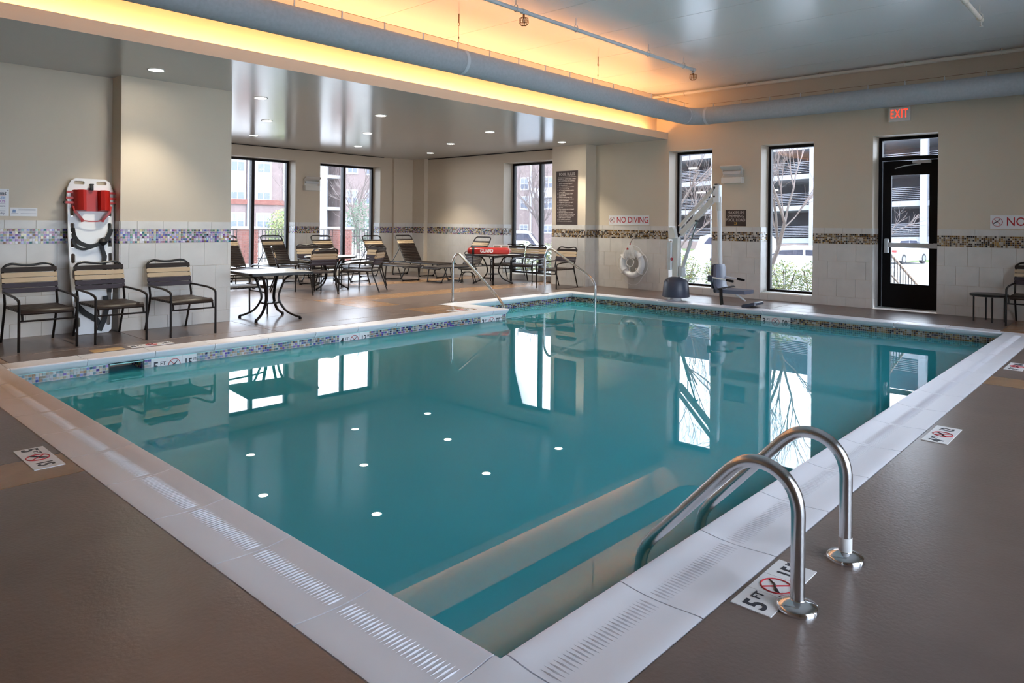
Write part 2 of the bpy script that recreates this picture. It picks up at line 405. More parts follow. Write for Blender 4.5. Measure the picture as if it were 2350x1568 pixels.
# ---- wall tiles
ROWS = [(0.0, .155, .15), (.155, .45, 0), (.45, .74, .15), (.74, 1.03, 0), (1.20, 1.295, .09)]
PAL_IR = [(.20, .07, .30), (.06, .07, .34), (.04, .20, .22), (.55, .48, .50), (.42, .20, .28), (.60, .52, .26), (.09, .20, .09), (.42, .36, .52), (.24, .11, .05), (.70, .68, .70), (.18, .13, .38), (.34, .27, .12), (.05, .03, .05), (.50, .30, .48)]
PAL_BR = [(.60, .54, .47), (.60, .54, .47), (.20, .10, .03), (.035, .022, .015), (.10, .05, .02), (.40, .25, .08), (.03, .025, .03), (.50, .42, .34), (.30, .17, .05)]  # same iridescent tile as above; its view-dependent sheen is put into the colours
PAL_MX = PAL_BR + PAL_IR[:6]
def mosaic(parent, o, u, n, L, z0, z1, pal, pitch=.0268, grout=(.60, .56, .53), name='mosaic_band'):
    o, u, n = V(o), V(u).normalized(), V(n).normalized(); b = MB(); Z = V((0, 0, 1))
    p = [o, o+u*L, o+u*L+Z*(z1-z0), o+Z*(z1-z0)]; b.add([q+Z*z0+n*.003 for q in p], [(0, 1, 2, 3)], grout)
    nr = max(1, round((z1-z0)/pitch)); nc = max(1, round(L/pitch)); pz = (z1-z0)/nr; pu = L/nc; g = .0022
    for i in range(nc):
        for j in range(nr):
            c = random.choice(pal); k = random.uniform(.75, 1.2); c = tuple(min(1, q*k) for q in c)
            a0, a1, c0, c1 = i*pu+g, (i+1)*pu-g, z0+j*pz+g, z0+(j+1)*pz-g
            bt = [o+u*a0+Z*c0, o+u*a1+Z*c0, o+u*a1+Z*c1, o+u*a0+Z*c1]
            tl = V((random.uniform(-1, 1), random.uniform(-1, 1), 0))*.0012
            v = [q+n*.003 for q in bt] + [q+n*(.0075+(tl.x if k2 in (0, 3) else -tl.x)+(tl.y if k2 < 2 else -tl.y)) for k2, q in enumerate(bt)]
            b.add(v, [(4, 5, 6, 7), (0, 1, 5, 4), (1, 2, 6, 5), (2, 3, 7, 6), (3, 0, 4, 7)], c)
    return tag(b.build(name, MOSAIC, parent, smooth=False), kind='stuff')
def tiled(parent, o, u, n, L, pal, ph=0.0, pitch=.297, mos=True, zmax=9, rows=ROWS):
    """Face starting at floor point o, running L along unit u, outward normal n."""
    o, u, n = V(o), V(u), V(n)
    for (z0, z1, off) in rows:
        if z0 >= zmax: continue
        z1 = min(z1, zmax); cuts = [0.0]; x = (ph+off) % pitch
        while x < L-.03:
            if x > .03: cuts.append(x)
            x += pitch
        cuts.append(L)
        for a, b in zip(cuts, cuts[1:]):
            p, q = o+u*(a+.0018)+V((0, 0, z0+.0018)), o+u*(b-.0018)+V((0, 0, z1-.0018))+n*.009
            slab(parent, 'tile', min(p.x, q.x), max(p.x, q.x), min(p.y, q.y), max(p.y, q.y), min(p.z, q.z), max(p.z, q.z), TILE)
    if mos: mosaic(parent, o, u, n, L, 1.032, 1.198, pal)
tiled(wall_left, (2.97, 8.96, 0), (1, 0, 0), (0, -1, 0), 1.33, PAL_IR, ph=.095)
tiled(wall_left, (2.97, 9.25, 0), (0, -1, 0), (-1, 0, 0), .29, PAL_IR)
tiled(wall_left, (1.2, 9.25, 0), (1, 0, 0), (0, -1, 0), 1.77, PAL_IR, ph=.02)
for (y0, y1) in ((.3, 2.535), (3.455, 4.39), (5.31, 6.25), (7.17, 8.94), (11.65, 14.42)):
    tiled(wall_right, (RW, y1, 0), (0, -1, 0), (-1, 0, 0), y1-y0, PAL_BR if y1 < 10 else PAL_MX, ph=.1)
for (y0, y1, z0, z1) in W_R[1:]:
    tiled(wall_right, (RW, y1, 0), (0, -1, 0), (-1, 0, 0), y1-y0, PAL_BR, mos=False, zmax=SILL)
for (y0, y1, z0, z1) in W_R:   # left reveals
    rows = [(max(a, SILL+.002 if z0 > 0 else 0), b, c) for (a, b, c) in ROWS]
    tiled(wall_right, (RW, y1, 0), (1, 0, 0), (0, -1, 0), .30, PAL_BR, ph=.2, rows=rows)
tiled(pillar, (11.98, 9.85, 0), (0, -1, 0), (-1, 0, 0), .91, PAL_BR, ph=.12)
tiled(pillar, (11.98, 8.94, 0), (1, 0, 0), (0, -1, 0), .35, PAL_BR)
tiled(wall_back, (8.74, 14.97, 0), (1, 0, 0), (0, -1, 0), .66, PAL_MX); tiled(wall_back, (11.18, 14.97, 0), (1, 0, 0), (0, -1, 0), .39, PAL_MX)
tiled(corner1, (11.57, 14.90, 0), (1, 0, 0), (0, -1, 0), .63, PAL_MX); tiled(corner2, (12.20, 14.90, 0), (0, -1, 0), (-1, 0, 0), .48, PAL_MX)
for (x0, x1, z0, z1) in W_B:
    tiled(wall_back, (x0, 14.97, 0), (1, 0, 0), (0, -1, 0), x1-x0, PAL_MX, mos=False, zmax=SILL)
    tiled(wall_back, (x1, 14.97, 0), (0, 1, 0), (-1, 0, 0), .28, PAL_MX, rows=[(max(a, SILL+.002), b, c) for (a, b, c) in ROWS])

# ---- windows
wn = [0]
def window(axis, p, a0, a1, z0, z1, mull=True, side=-1):
    """axis 'X': pane in plane X=p, spanning Y a0..a1; axis 'Y': plane Y=p."""
    wn[0] += 1; t = .05
    def bx(b, u0, u1, za, zb, d0=-.045, d1=.045):
        if axis == 'X': b.box(p+d0, p+d1, u0, u1, za, zb)
        else: b.box(u0, u1, p+d0, p+d1, za, zb)
        return b
    fr = MB(); bx(fr, a0, a1, z0, z0+t); bx(fr, a0, a1, z1-t, z1); bx(fr, a0, a0+t, z0+t, z1-t); bx(fr, a1-t, a1, z0+t, z1-t)
    w = tag(fr.build('window_%d' % wn[0], FRAMEB, smooth=False), kind='structure')
    cuts = [a0+t, a1-t]
    if mull:
        m = (a0+a1)/2; bx(MB(), m-.035, m+.035, z0+t, z1-t, -.055, .055).build('mullion', FRAMEB, w, smooth=False); cuts = [a0+t, m-.035, m+.035, a1-t]
    for i in range(0, len(cuts), 2):
        bx(MB(), cuts[i], cuts[i+1], z0+t, z1-t, .0, .004).build('pane', GLASS, w, smooth=False)
    s = MB(); bx(s, a0, a1, z0-.005, z0+.012, *sorted((side*.335, side*.045))) ; s.build('sill', TRIMW, w, smooth=False)
    return w
for (y0, y1, z0, z1) in W_R[1:3]: window('X', 12.70, y0, y1, z0, z1, False)
window('X', 12.70, 9.87, 11.65, SILL, HEAD)
for (x0, x1, z0, z1) in W_B: window('Y', 15.33, x0, x1, z0, z1)
for x in (1.3, 4.3, 7.3): window('Y', -2.35, x, x+2.6, SILL, 3.3, True, 1)  # unseen windows added behind the camera to brighten the hall

# ---- exit door
dp, d0, d1 = 12.70, 2.535, 3.455
db = MB()
for (a, b, z0, z1) in ((d0, d0+.05, 0, 2.78), (d1-.05, d1, 0, 2.78), (d0+.05, d1-.05, 2.73, 2.78), (d0+.05, d1-.05, 2.40, 2.46)): db.box(dp-.05, dp+.05, a, b, z0, z1)
door = tag(db.build('door_1', BLACK, smooth=False), kind='structure')
lf = MB(); q = .008
for (a, b, z0, z1) in ((d0+.058, d0+.185, .012, 2.392), (d1-.185, d1-.058, .012, 2.392), (d0+.185, d1-.185, 2.16, 2.392), (d0+.185, d1-.185, .012, .40)): lf.box(dp-.022, dp+.022, a, b, z0, z1)
leaf = lf.build('door_leaf', BLACK, door, smooth=False)
MB().box(dp-.002, dp+.002, d0+.185, d1-.185, .40, 2.16).build('pane', GLASS, leaf, smooth=False)
MB().box(dp-.002, dp+.002, d0+.05, d1-.05, 2.46, 2.73).build('transom_pane', GLASS, door, smooth=False)
pb = MB(); pb.box(dp-.105, dp-.065, d0+.06, d1-.16, 0.99, 1.065); pb.bbox(dp-.115, dp-.022, d1-.165, d1-.105, .90, 1.13, .012); pb.bbox(dp-.10, dp-.022, d0+.06, d0+.12, .99, 1.07, .008)
pb.build('push_bar', LGREY, leaf, smooth=False)
pb = MB(); pb.bbox(dp-.085, dp-.022, d0+.16, d0+.42, 2.34, 2.385, .008); pb.tube([(dp-.06, d0+.3, 2.33), (dp-.16, d0+.5, 2.30), (dp-.03, d0+.68, 2.27)], .009); pb.build('door_closer', LGREY, leaf)
MB().box(12.45, 12.78, d0, d1, -.02, .012).build('threshold', LGREY, door, smooth=False)
# ================================================================== OVERHEAD
def downlight(x, y, label, spot=120):
    t = thing('downlight', label, 'light', (x, y, 3.0), 0, 'recessed ceiling downlights')
    b = MB(); b.lathe([(.095, -.001), (.095, -.006), (.078, -.008), (.076, -.002)], 28); b.build('trim_ring', WHITE, t)
    b = MB(); b.lathe([(.0755, -.001), (.0755, -.004), (.03, -.005), (.001, -.005)], 28); b.build('lens', LAMP, t)
    l = bpy.data.lights.new('downlight_lamp', 'SPOT'); l.energy = spot; l.color = (1, .92, .74); l.spot_size = R(95); l.spot_blend = .7; l.shadow_soft_size = .06
    o = bpy.data.objects.new('downlight_lamp', l); COL.objects.link(o); o.parent = t; o.location = (0, 0, -.03)
DL = [(3.12, 8.34, 'round downlight in the low ceiling above the spine board pilaster, nearest the fascia'),
      (4.78, 9.11, 'leftmost downlight of the row nearest the fascia over the lounge'), (6.80, 9.11, 'second downlight of the row nearest the fascia over the lounge'),
      (9.30, 9.15, 'third downlight of the row nearest the fascia over the lounge'), (11.37, 9.11, 'last downlight of the fascia row, above the pool rules pillar'),
      (5.94, 11.1, 'leftmost downlight of the middle lounge row'), (8.00, 11.13, 'second downlight of the middle lounge row'), (10.18, 11.18, 'right-hand downlight of the middle lounge row'),
      (6.79, 13.2, 'leftmost downlight of the row by the lounge windows'), (9.24, 13.2, 'second downlight of the row by the lounge windows'), (11.22, 13.05, 'downlight in the far corner of the lounge ceiling')]
for x, y, l in DL: downlight(x, y, l, 45 if x < 4 else 80)
b = MB(); b.box(-2.1, 11.95, 7.30, 7.34, 3.062, 3.082); tag(b.build('cove_light_strip', COVE, smooth=False), 'warm strip light hidden in the cove behind the fascia', 'light')

du = thing('air_duct', 'grey fabric air duct hung along the pool ceiling and turning along the window wall', 'duct', (0, 0, 0))
DY, DX, DZ, DR = 6.43, 11.87, 3.31, .155
def dseg(pts, name, m=DUCTM, r=DR, cap=False): b = MB(); b.tube(pts, r, 28, cap=cap); return b.build(name, m, du)
ex = DX-.30
dseg([(-2.25, DY, DZ)]+[(x, DY, DZ) for x in (0, 3, 6, 9, ex)], 'duct_run')
el = [(ex+.30*sin(a), DY-.30+.30*cos(a), DZ) for a in [pi/2*k/8 for k in range(9)]]
dseg(el, 'elbow')
dseg([(DX, DY-.30, DZ)]+[(DX, y, DZ) for y in (4, 2, 0, -1.95)], 'duct_run')
for p in ([(5.98, DY, DZ), (6.03, DY, DZ)], [(ex-.02, DY, DZ), (ex+.01, DY, DZ)], [(DX, DY-.29, DZ), (DX, DY-.34, DZ)]): dseg(p, 'band', DUCTB, DR+.004)
b = MB(); b.tube([(-2.2, DY, DZ+.235), (DX-.12, DY, DZ+.235)], .003, 5); b.build('cable', BRASS, du)
b = MB(); b.tube([(DX, DY-.3, DZ+.215), (DX, -1.9, DZ+.215)], .003, 5); b.build('cable', BRASS, du)
def clip(x, y, zt):
    b = MB(); b.box(x-.006, x+.006, y-.006, y+.006, DZ+DR-.004, zt+.006); b.tube([(x, y, DZ+DR+.01), (x, y, DZ+DR+.03)], .011, 6); b.build('clip', DUCTB, du)
for k in range(22): clip(-.2+k*.56, DY, DZ+.235)
for k in range(14): clip(DX, DY-.42-k*.52, DZ+.215)
for x in (.2, 3.1, 5.97, 8.9):
    b = MB(); b.tube([(x, DY, 3.90), (x, DY, 3.79)], .007, 6); b.tube([(x+.014*cos(a), DY, 3.775+.02*sin(a)) for a in [2*pi*k/10 for k in range(10)]], .004, 5, closed=True); b.tube([(x, DY, 3.755), (x, DY, DZ+.235)], .0022, 5); b.tube([(x, DY, 3.62), (x, DY, 3.595)], .007, 6); b.build('hanger', BRASS, du)

def sprinkler(parent, x, y, z):
    b = MB(); b.tube([(x, y, z), (x, y, z-.06)], .012, 8); b.tube([(x, y, z-.06), (x, y, z-.10)], .006, 6); b.lathe([(.022, -.105), (.022, -.101), (.002, -.099)], 12, (x, y, z)); b.build('sprinkler_head', BRASS, parent)
    b = MB()
    for k in range(6):
        a = pi*k/6; b.tube([(x+cos(a)*q[0], y+sin(a)*q[0], z+q[1]) for q in ((-.02, -.045), (-.05, -.055), (-.055, -.11), (-.03, -.14), (.03, -.14), (.055, -.11), (.05, -.055), (.02, -.045))], .0025, 5)
    b.tube([(x+.055*cos(a), y+.055*sin(a), z-.09) for a in [2*pi*k/16 for k in range(16)]], .0025, 5, closed=True)
    b.build('head_guard', BRASS, parent)
def hangers(parent, pts, r, m, ax):
    for (x, y, z) in pts:
        b = MB(); b.tube([(x, y, 3.90), (x, y, z+.055)], .005, 6)
        d = V((0, 1, 0)) if ax == 'X' else V((1, 0, 0))
        b.tube([V((x, y, z+.012))+d*(r+.006)*cos(a)+V((0, 0, (r+.020)*sin(a))) for a in [2*pi*k/12 for k in range(12)]], .005, 5, closed=True)
        b.build('hanger', m, parent)
sp = thing('sprinkler_pipe', 'grey sprinkler pipe hung under the pool ceiling with two caged heads', 'pipe', (0, 0, 0))
b = MB(); b.tube([(-2.2, 5.44, 3.755), (10.06, 5.44, 3.755), (10.06, 5.44, 3.70)], .024, 10); b.build('pipe', PIPEW, sp)
for x in (6.07, 10.06): b = MB(); b.tube([(x-.04, 5.44, 3.755), (x+.04, 5.44, 3.755)], .031, 10); b.build('fitting', PIPEW, sp)
hangers(sp, [(x, 5.44, 3.755) for x in (.5, 2.3, 4.1, 5.93, 7.05, 8.75, 9.75)], .024, PIPEW, 'X')
sprinkler(sp, 6.07, 5.44, 3.735); sprinkler(sp, 10.06, 5.44, 3.73)
sp = thing('sprinkler_pipe', 'white sprinkler pipe end at the top right of the pool ceiling', 'pipe', (0, 0, 0))
b = MB(); b.tube([(-2.2, 1.588, 3.755), (9.82, 1.588, 3.755)], .026, 10); b.build('pipe', PIPEC, sp)
hangers(sp, [(x, 1.588, 3.755) for x in (2, 5, 8.9, 9.7)], .026, PIPEC, 'X')
b = MB(); b.tube([(9.8, 1.588, 3.755), (9.8, 1.588, 3.68)], .01, 6); b.lathe([(.02, -.085), (.02, -.08)], 10, (9.8, 1.588, 3.76)); b.build('sprinkler_head', OFFW, sp)
wp = thing('wall_pipe', 'cream pipe clipped along the top of the window wall', 'pipe', (0, 0, 0))
b = MB(); b.tube([(12.20, 7.58, 3.845), (12.20, -1.9, 3.845)], .030, 10); b.tube([(12.20, 7.42, 3.845), (12.20, 7.42, 3.74)], .016, 8); b.build('pipe', PIPEC, wp)
hangers(wp, [(12.20, y, 3.845) for y in (6.78, 5.52, 4.25, 2.98, 1.72, .4)], .030, PIPEC, 'Y')
# ================================================================== POOL
pool = thing('swimming_pool', 'L-shaped indoor swimming pool full of still turquoise water with pale stone coping', 'swimming pool')
OUT = [(LX0, LY0), (LX1, LY0), (LX1, AY1), (AX0, AY1), (AX0, LY1), (LX0, LY1)]
PROF = [(.03, -.068), (.018, -.062), (.008, -.048), (.0, -.034), (-.004, -.022), (-.011, -.012), (-.011, -.002), (-.004, .006), (.008, .007), (.05, .001), (.095, -.004), (.15, -.006), (.22, -.005), (.27, -.002), (.315, .0), (CW-.004, -.002), (CW, -.012), (CW, -.06)]
def sweep(secs):   # list of functions t -> (x, y)
    b = MB(); n = len(PROF)
    for s in secs:
        for (t, z) in PROF: p = s(t); b.v.append((p[0], p[1], z))
    for i in range(len(secs)-1):
        for k in range(n): a = i*n+k; c = i*n+(k+1) % n; b.f.append((a, a+n, c+n, c))
    b.f += [tuple(range(n)), tuple(reversed(range((len(secs)-1)*n, len(secs)*n)))]; b.c = [None]*len(b.f)
    return b
stone_me = sweep([lambda t: (t, 0.003/.61), lambda t: (t, 1-.003/.61)]).mesh('coping_stone', COPE)
rb = MB()
for k in range(27):
    y = .03 + k*.0208
    x0, x1 = .098, .186
    rb.add([(x0, y, -.0045), ((x0+x1)/2, y-.0045, -.007), (x1, y, -.005), ((x0+x1)/2, y+.0045, -.007), ((x0+x1)/2, y, -.0006)], [(0, 1, 4), (1, 2, 4), (2, 3, 4), (3, 0, 4)])
rib_me = rb.mesh('grip_ribs', COPE, False)
NV = len(OUT)
for i in range(NV):
    P, Q, Z0 = V((*OUT[i], 0)), V((*OUT[(i+1) % NV], 0)), V((*OUT[i-1], 0))
    d = (Q-P).normalized(); dp_ = (P-Z0).normalized(); dn = (V((*OUT[(i+2) % NV], 0))-Q).normalized()
    o = V((d.y, -d.x, 0)); op = V((dp_.y, -dp_.x, 0))
    def reflex(a, b): return a.x*b.y-a.y*b.x < 0
    e0 = CW if reflex(dp_, d) else .03; e1 = CW if reflex(d, dn) else .03
    b = sweep([lambda t: (P-dp_*(e0-.003)+op*t)[:2], lambda t: (P+(op+o)*t)[:2], lambda t: (P+d*(e0-.003)+o*t)[:2]])
    b.build('coping_corner', COPE, pool)
    L = (Q-P).length-e0-e1; n = max(1, round(L/.61)); l = L/n
    for k in range(n):
        s = bpy.data.objects.new('coping_stone', stone_me); finish(s, '', pool)
        s.matrix_local = frame(P+d*(e0+k*l), o, d) @ Matrix.Diagonal((1, l, 1, 1))
        if i in (0, 5):
            g = bpy.data.objects.new('grip_ribs', rib_me); finish(g, '', s); g.scale = (1, 1/.61, 1); tag(g, kind='stuff')
# shell
g = .03
x0, x1, y0, y1, ax, ay = LX0-g, LX1+g, LY0-g, LY1+g, AX0-g, AY1+g
sh = MB()
pts = [(x0, y0), (x1, y0), (x1, ay), (ax, ay), (ax, y1), (x0, y1)]
for i in range(6):
    a, b = pts[i], pts[(i+1) % 6]
    za, zb = (-1.45 + .42*(p[0]-x0)/(x1-x0) for p in (a, b))
    if i == 4:   # skimmer mouth left open in the long far side
        for (p, q, zz0, zz1) in ((a, (2.68, y1), None, -.06), ((2.36, y1), b, None, -.06), ((2.68, y1), (2.36, y1), None, -.26), ((2.68, y1), (2.36, y1), -.085, -.06)):
            zl = zz0 if zz0 else -1.5
            sh.add([(p[0], p[1], zl), (q[0], q[1], zl), (q[0], q[1], zz1), (p[0], p[1], zz1)], [(0, 1, 2, 3)])
        continue
    sh.add([(*a, za), (*b, zb), (*b, -.06), (*a, -.06)], [(0, 1, 2, 3)])
zf = lambda p: -1.45 + .42*(p[0]-x0)/(x1-x0)
sh.add([(x0, y0, zf((x0, 0))), (x1, y0, zf((x1, 0))), (x1, y1, zf((x1, 0))), (x0, y1, zf((x0, 0)))], [(0, 1, 2, 3)])
sh.add([(ax, y1, -.9), (x1, y1, -.9), (x1, ay, -.9), (ax, ay, -.9)], [(0, 1, 2, 3)])
sh.add([(ax, y1, -1.5), (x1, y1, -1.5), (x1, y1, -.9), (ax, y1, -.9)], [(0, 1, 2, 3)])
sh.build('shell', PLASTER, pool, smooth=False)
for k in range(3):
    z = -.35-.22*k; MB().box(ax, x1, ay-.28*(k+1), ay-.28*k, -1.2, z).build('step', PLASTER, pool, smooth=False)
sk = MB(); sk.box(2.36, 2.37, y1, y1+.35, -.3, -.06); sk.box(2.67, 2.68, y1, y1+.35, -.3, -.06); sk.box(2.36, 2.68, y1+.34, y1+.36, -.3, -.06); sk.box(2.36, 2.68, y1, y1+.36, -.30, -.29); sk.box(2.36, 2.68, y1, y1+.36, -.075, -.06)
sk.build('skimmer_box', DARKIN, pool, smooth=False)
mosaic(pool, (2.67, y1+.3, 0), (0, -1, 0), (-1, 0, 0), .30, -.165, -.078, PAL_IR, name='waterline_mosaic')
MB().box(2.37, 2.67, y1+.12, y1+.13, -.10, -.07).build('weir_flap', WHITE, pool, smooth=False)
wt = MB(); wz = -.155
wt.add([(x0, y0, wz), (x1, y0, wz), (x1, y1, wz), (x0, y1, wz)], [(0, 1, 2, 3)]); wt.add([(ax, y1, wz), (x1, y1, wz), (x1, ay, wz), (ax, ay, wz)], [(0, 1, 2, 3)])
wt.add([(2.37, y1, wz), (2.67, y1, wz), (2.67, y1+.34, wz), (2.37, y1+.34, wz)], [(0, 1, 2, 3)])
wt.build('water', WATER, pool, smooth=False)
# waterline mosaics; gaps for skimmer and depth markers
PAL_WL = [(.14, .07, .34), (.06, .08, .32), (.32, .26, .20), (.42, .40, .38), (.46, .40, .44), (.20, .26, .24), (.34, .20, .12), (.48, .50, .50), (.08, .20, .26), (.40, .34, .22), (.03, .03, .10)]
PAL_WR = [(.018, .018, .045), (.16, .10, .04), (.42, .36, .28), (.26, .20, .14), (.03, .03, .03), (.34, .26, .12), (.40, .42, .44), (.06, .05, .08), (.20, .12, .05)]
GW = (.62, .64, .66)
for (a, b) in ((LX0-.02, 2.36), (2.68, 2.745), (3.20, 4.92), (5.37, 7.36), (7.81, AX0-.03)):
    mosaic(pool, (a, y1, 0), (1, 0, 0), (0, -1, 0), b-a, -.205, -.072, PAL_WL, grout=GW, name='waterline_mosaic')
for (a, b) in ((LY0-.02, 4.13), (4.58, AY1+.02)):
    mosaic(pool, (x1, b, 0), (0, -1, 0), (-1, 0, 0), b-a, -.205, -.072, PAL_WR, grout=GW, name='waterline_mosaic')
mosaic(pool, (AX0-.02, ay, 0), (1, 0, 0), (0, -1, 0), LX1-AX0+.04, -.205, -.072, PAL_WR+PAL_WL[:3], grout=GW, name='waterline_mosaic')
# depth markers
def diver(parent, M, r):
    b = MB(); b.tube([M @ V((cos(2*pi*k/28)*r, sin(2*pi*k/28)*r, .001)) for k in range(28)], r*.055, 6, closed=True)
    b.build('ring_print', REDP, parent)
    b = MB(); b.tube([M @ V((-.66*r, .66*r, .0012)), M @ V((.66*r, -.66*r, .0012))], r*.05, 6); b.build('slash_print', REDP, parent)
    b = MB(); b.tube([M @ V(p) for p in ((-.75*r, -.5*r, .0012), (-.3*r, -.05*r, .0012), (.15*r, .2*r, .0012), (.6*r, .75*r, .0012))], [r*.03, r*.09, r*.08, r*.03], 6)
    b.tube([M @ V(p) for p in ((-.2*r, .0, .0012), (-.62*r, -.15*r, .0012), (-.8*r, -.55*r, .0012))], [r*.06, r*.05, r*.025], 6)
    b.build('diver_print', INK, parent)
def marker(parent, M, ft, mt, s=.15, unit='M', th=.006):
    """Three tiles side by side: feet, no-diving sign, metres. M: x along the row, y up, z out."""
    for k in range(3):
        t = MB(); t.box(k*s+.001, (k+1)*s-.001, 0, s, -.002, th, M); tl = t.build('depth_marker_tile', SIGNW, parent, smooth=False)
        T = M @ Matrix.Translation((k*s, 0, th+.0003))
        if k == 0:
            text(ft, s*.78, INK, tl, T @ Matrix.Translation((s*.30, s*.46, 0)), bold=.02, sx=.95)
            text('FT', s*.34, INK, tl, T @ Matrix.Translation((s*.75, s*.62, 0)), bold=.01)
        elif k == 1: diver(tl, T @ Matrix.Translation((s/2, s*.47, 0)), s*.38)
        else:
            text(mt, s*.74, INK, tl, T @ Matrix.Translation((s*.42, s*.46, 0)), bold=.02, sx=.78)
            if unit: text(unit, s*.26, INK, tl, T @ Matrix.Translation((s*.87, s*.66, 0)))
for (x, ft, mt) in ((2.745, '5', '15'), (4.92, '4', '13'), (7.36, '3', '00')):
    marker(pool, frame((x, y1, -.225), (1, 0, 0), (0, 0, 1)), ft, mt)
marker(pool, frame((x1, 4.58, -.225), (0, -1, 0), (0, 0, 1)), '3', '00')
def deck_marker(label, M, ft, mt, unit='M'):
    t = thing('depth_marker', label, 'floor sign', M.translation, 0, 'deck depth markers')
    marker(t, Matrix.Translation(-M.translation) @ M, ft, mt, .143, unit, .004)
deck_marker('white depth marker reading 5 FT in the deck under the near pool grab rail', frame((2.33, 1.098, 0), (1, 0, 0), (0, 1, 0)) @ Matrix.Translation((0, -.143, 0)), '5', '15')
deck_marker('white depth marker reading 4 and 12 in the deck beside the right-hand coping', frame((4.93, 1.095, 0), (1, 0, 0), (0, 1, 0)) @ Matrix.Translation((0, -.146, 0)), '4', '12', None)
deck_marker('white depth marker reading 5 FT in the tan band of the left foreground deck', frame((1.175, 4.73, 0), (0, -1, 0), (1, 0, 0)) @ Matrix.Translation((0, -.148, 0)), '5', '15', None)
deck_marker('white depth marker at the right frame edge beyond the tan deck band', frame((7.96, 1.09, 0), (1, 0, 0), (0, 1, 0)) @ Matrix.Translation((0, -.146, 0)), '3', '00', None)
deck_marker('worn depth marker in the deck in front of the pool-side chair beside the skimmer', frame((2.68, 7.72, 0), (1, 0, 0), (0, 1, 0)), '5', '15')
deck_marker('worn depth marker in the tan deck of the pool corner by the stair rail', frame((7.10, 7.72, 0), (1, 0, 0), (0, 1, 0)), '3', '00')
lid = MB(); lid.bbox(2.33, 2.62, 7.71, 7.86, 0, .006, .004); tag(lid.build('skimmer_lid', mat('tan_lid', (.55, .36, .17), .5)), 'tan skimmer lid set in the deck above the skimmer mouth', 'lid')

# ================================================================== RAILS
def grab_rail(label, x, tape):
    t = thing('grab_rail', label, 'pool rail', (x, .912, 0), 0, 'ladder grab rails')
    yb, yw = 0, 1.545-.912
    path = [(0, 0, .0), (0, 0, .30)]
    # hoop: rises, rolls over and slopes down to the water
    arc = [(0, 0, .34), (0, .012, .395), (0, .045, .44), (0, .095, .468), (0, .15, .474), (0, .20, .460), (0, .245, .425)]
    path += arc + [(0, .50, .145), (0, .575, .065), (0, .612, .01), (0, .628, -.06), (0, .632, -.14), (0, .632, -.75)]
    b = MB(); b.tube(fillet(path, .05, 3), .0238, 16); b.build('rail_tube', STEEL, t)
    b = MB(); b.lathe([(.070, 0.0), (.070, .012), (.064, .020), (.036, .030), (.0255, .034), (.0245, .036)], 28); b.build('flange', CHROME, t)
    if tape:
        b = MB(); b.lathe([(.0246, .034), (.0248, .035), (.0248, .088), (.0246, .089)], 20); b.build('tape_wrap', WHITE, t)
grab_rail('steel pool grab rail nearest the camera, standing on the depth marker', 2.452, False)
grab_rail('steel pool grab rail farther along the coping with white tape at its foot', 2.948, True)
def stair_rail(label, x, yb, za, ya, yl, zl, yend):
    t = thing('stair_rail', label, 'pool rail', (x, yb, 0), 0, 'pool stair handrails')
    b = MB(); b.tube(fillet([(0, 0, 0), (0, 0, za), (0, ya-yb, za+.13), (0, yl-yb, zl), (0, yend-yb, zl-.14), (0, yend-yb, -.6)], .13, 7), .0215, 12); b.build('rail_tube', STEEL, t)
    b = MB(); b.lathe([(.075, 0), (.075, .008), (.045, .014), (.03, .018)], 24); b.build('flange', CHROME, t)
stair_rail('steel stair handrail by the projecting deck corner beside the guard tube table', 8.0, 8.70, .70, 8.58, 7.62, .13, 7.50)
stair_rail('steel stair handrail in front of the three chairs beside the pool rules pillar', 10.2, 8.545, .74, 8.42, 7.47, .37, 7.375)
# ================================================================== FURNITURE
def yback(z): return -.245-(z-.40)*.30
def make_chair():
    t = thing('strap_chair', 'x', 'chair'); r = .0128
    for s in (-1, 1):
        b = MB(); b.tube(fillet([(s*.236, -.40, .0), (s*.238, -.262, .36), (s*.238, -.25, .43)], .1, 4), r, 8); b.build('leg', BRONZE, t)
        b = MB(); b.tube([(s*.252, .385, 0), (s*.252, .380, .43)], r, 8); b.build('leg', BRONZE, t)
        b = MB(); b.tube(fillet([(s*.252, .380, .42), (s*.252, .378, .498), (s*.252, .20, .525), (s*.250, -.20, .535), (s*.240, -.285, .535)], .07, 6), r, 8); b.build('arm', BRONZE, t)
        b = MB(); b.tube(fillet([(s*.222, -.262, .385), (s*.222, .30, .392), (s*.222, .365, .372), (s*.222, .378, .30)], .06, 5), .011, 8); b.build('seat_rail', BRONZE, t)
    b = MB(); b.tube(fillet([(-.238, -.25, .42), (-.238, yback(.80), .795), (-.17, yback(.82)-.006, .832), (0, yback(.82)-.014, .806), (.17, yback(.82)-.006, .832), (.238, yback(.80), .795), (.238, -.25, .42)], .075, 6), r, 8); b.build('back_frame', BRONZE, t)
    b = MB(); b.tube([(-.252, .380, .30), (.252, .380, .30)], .0095, 8); b.build('stretcher', BRONZE, t)
    for (z, m) in ((.765, ST_BR), (.708, ST_TAN), (.654, ST_TAN), (.600, ST_PL), (.546, ST_PL)):
        h = .024
        M = frame((0, yback(z), z), (1, 0, 0), (0, -.30, 1))
        b = MB(); b.bbox(-.253, .253, -h, h, -.014, .014, .006, M); b.build('back_strap', m, t)
    for k in range(8):
        y = -.215+k*.068; m = ST_BR
        b = MB(); b.bbox(-.234, .234, y-.030, y+.030, .374, .402, .006); b.build('seat_strap', m, t)
    M = frame((0, .345, .385), (1, 0, 0), (0, .75, -.65)); b = MB(); b.bbox(-.234, .234, -.03, .03, -.012, .012, .006, M); b.build('seat_strap', ST_BR, t)
    return t
chair0 = make_chair(); used = [False]
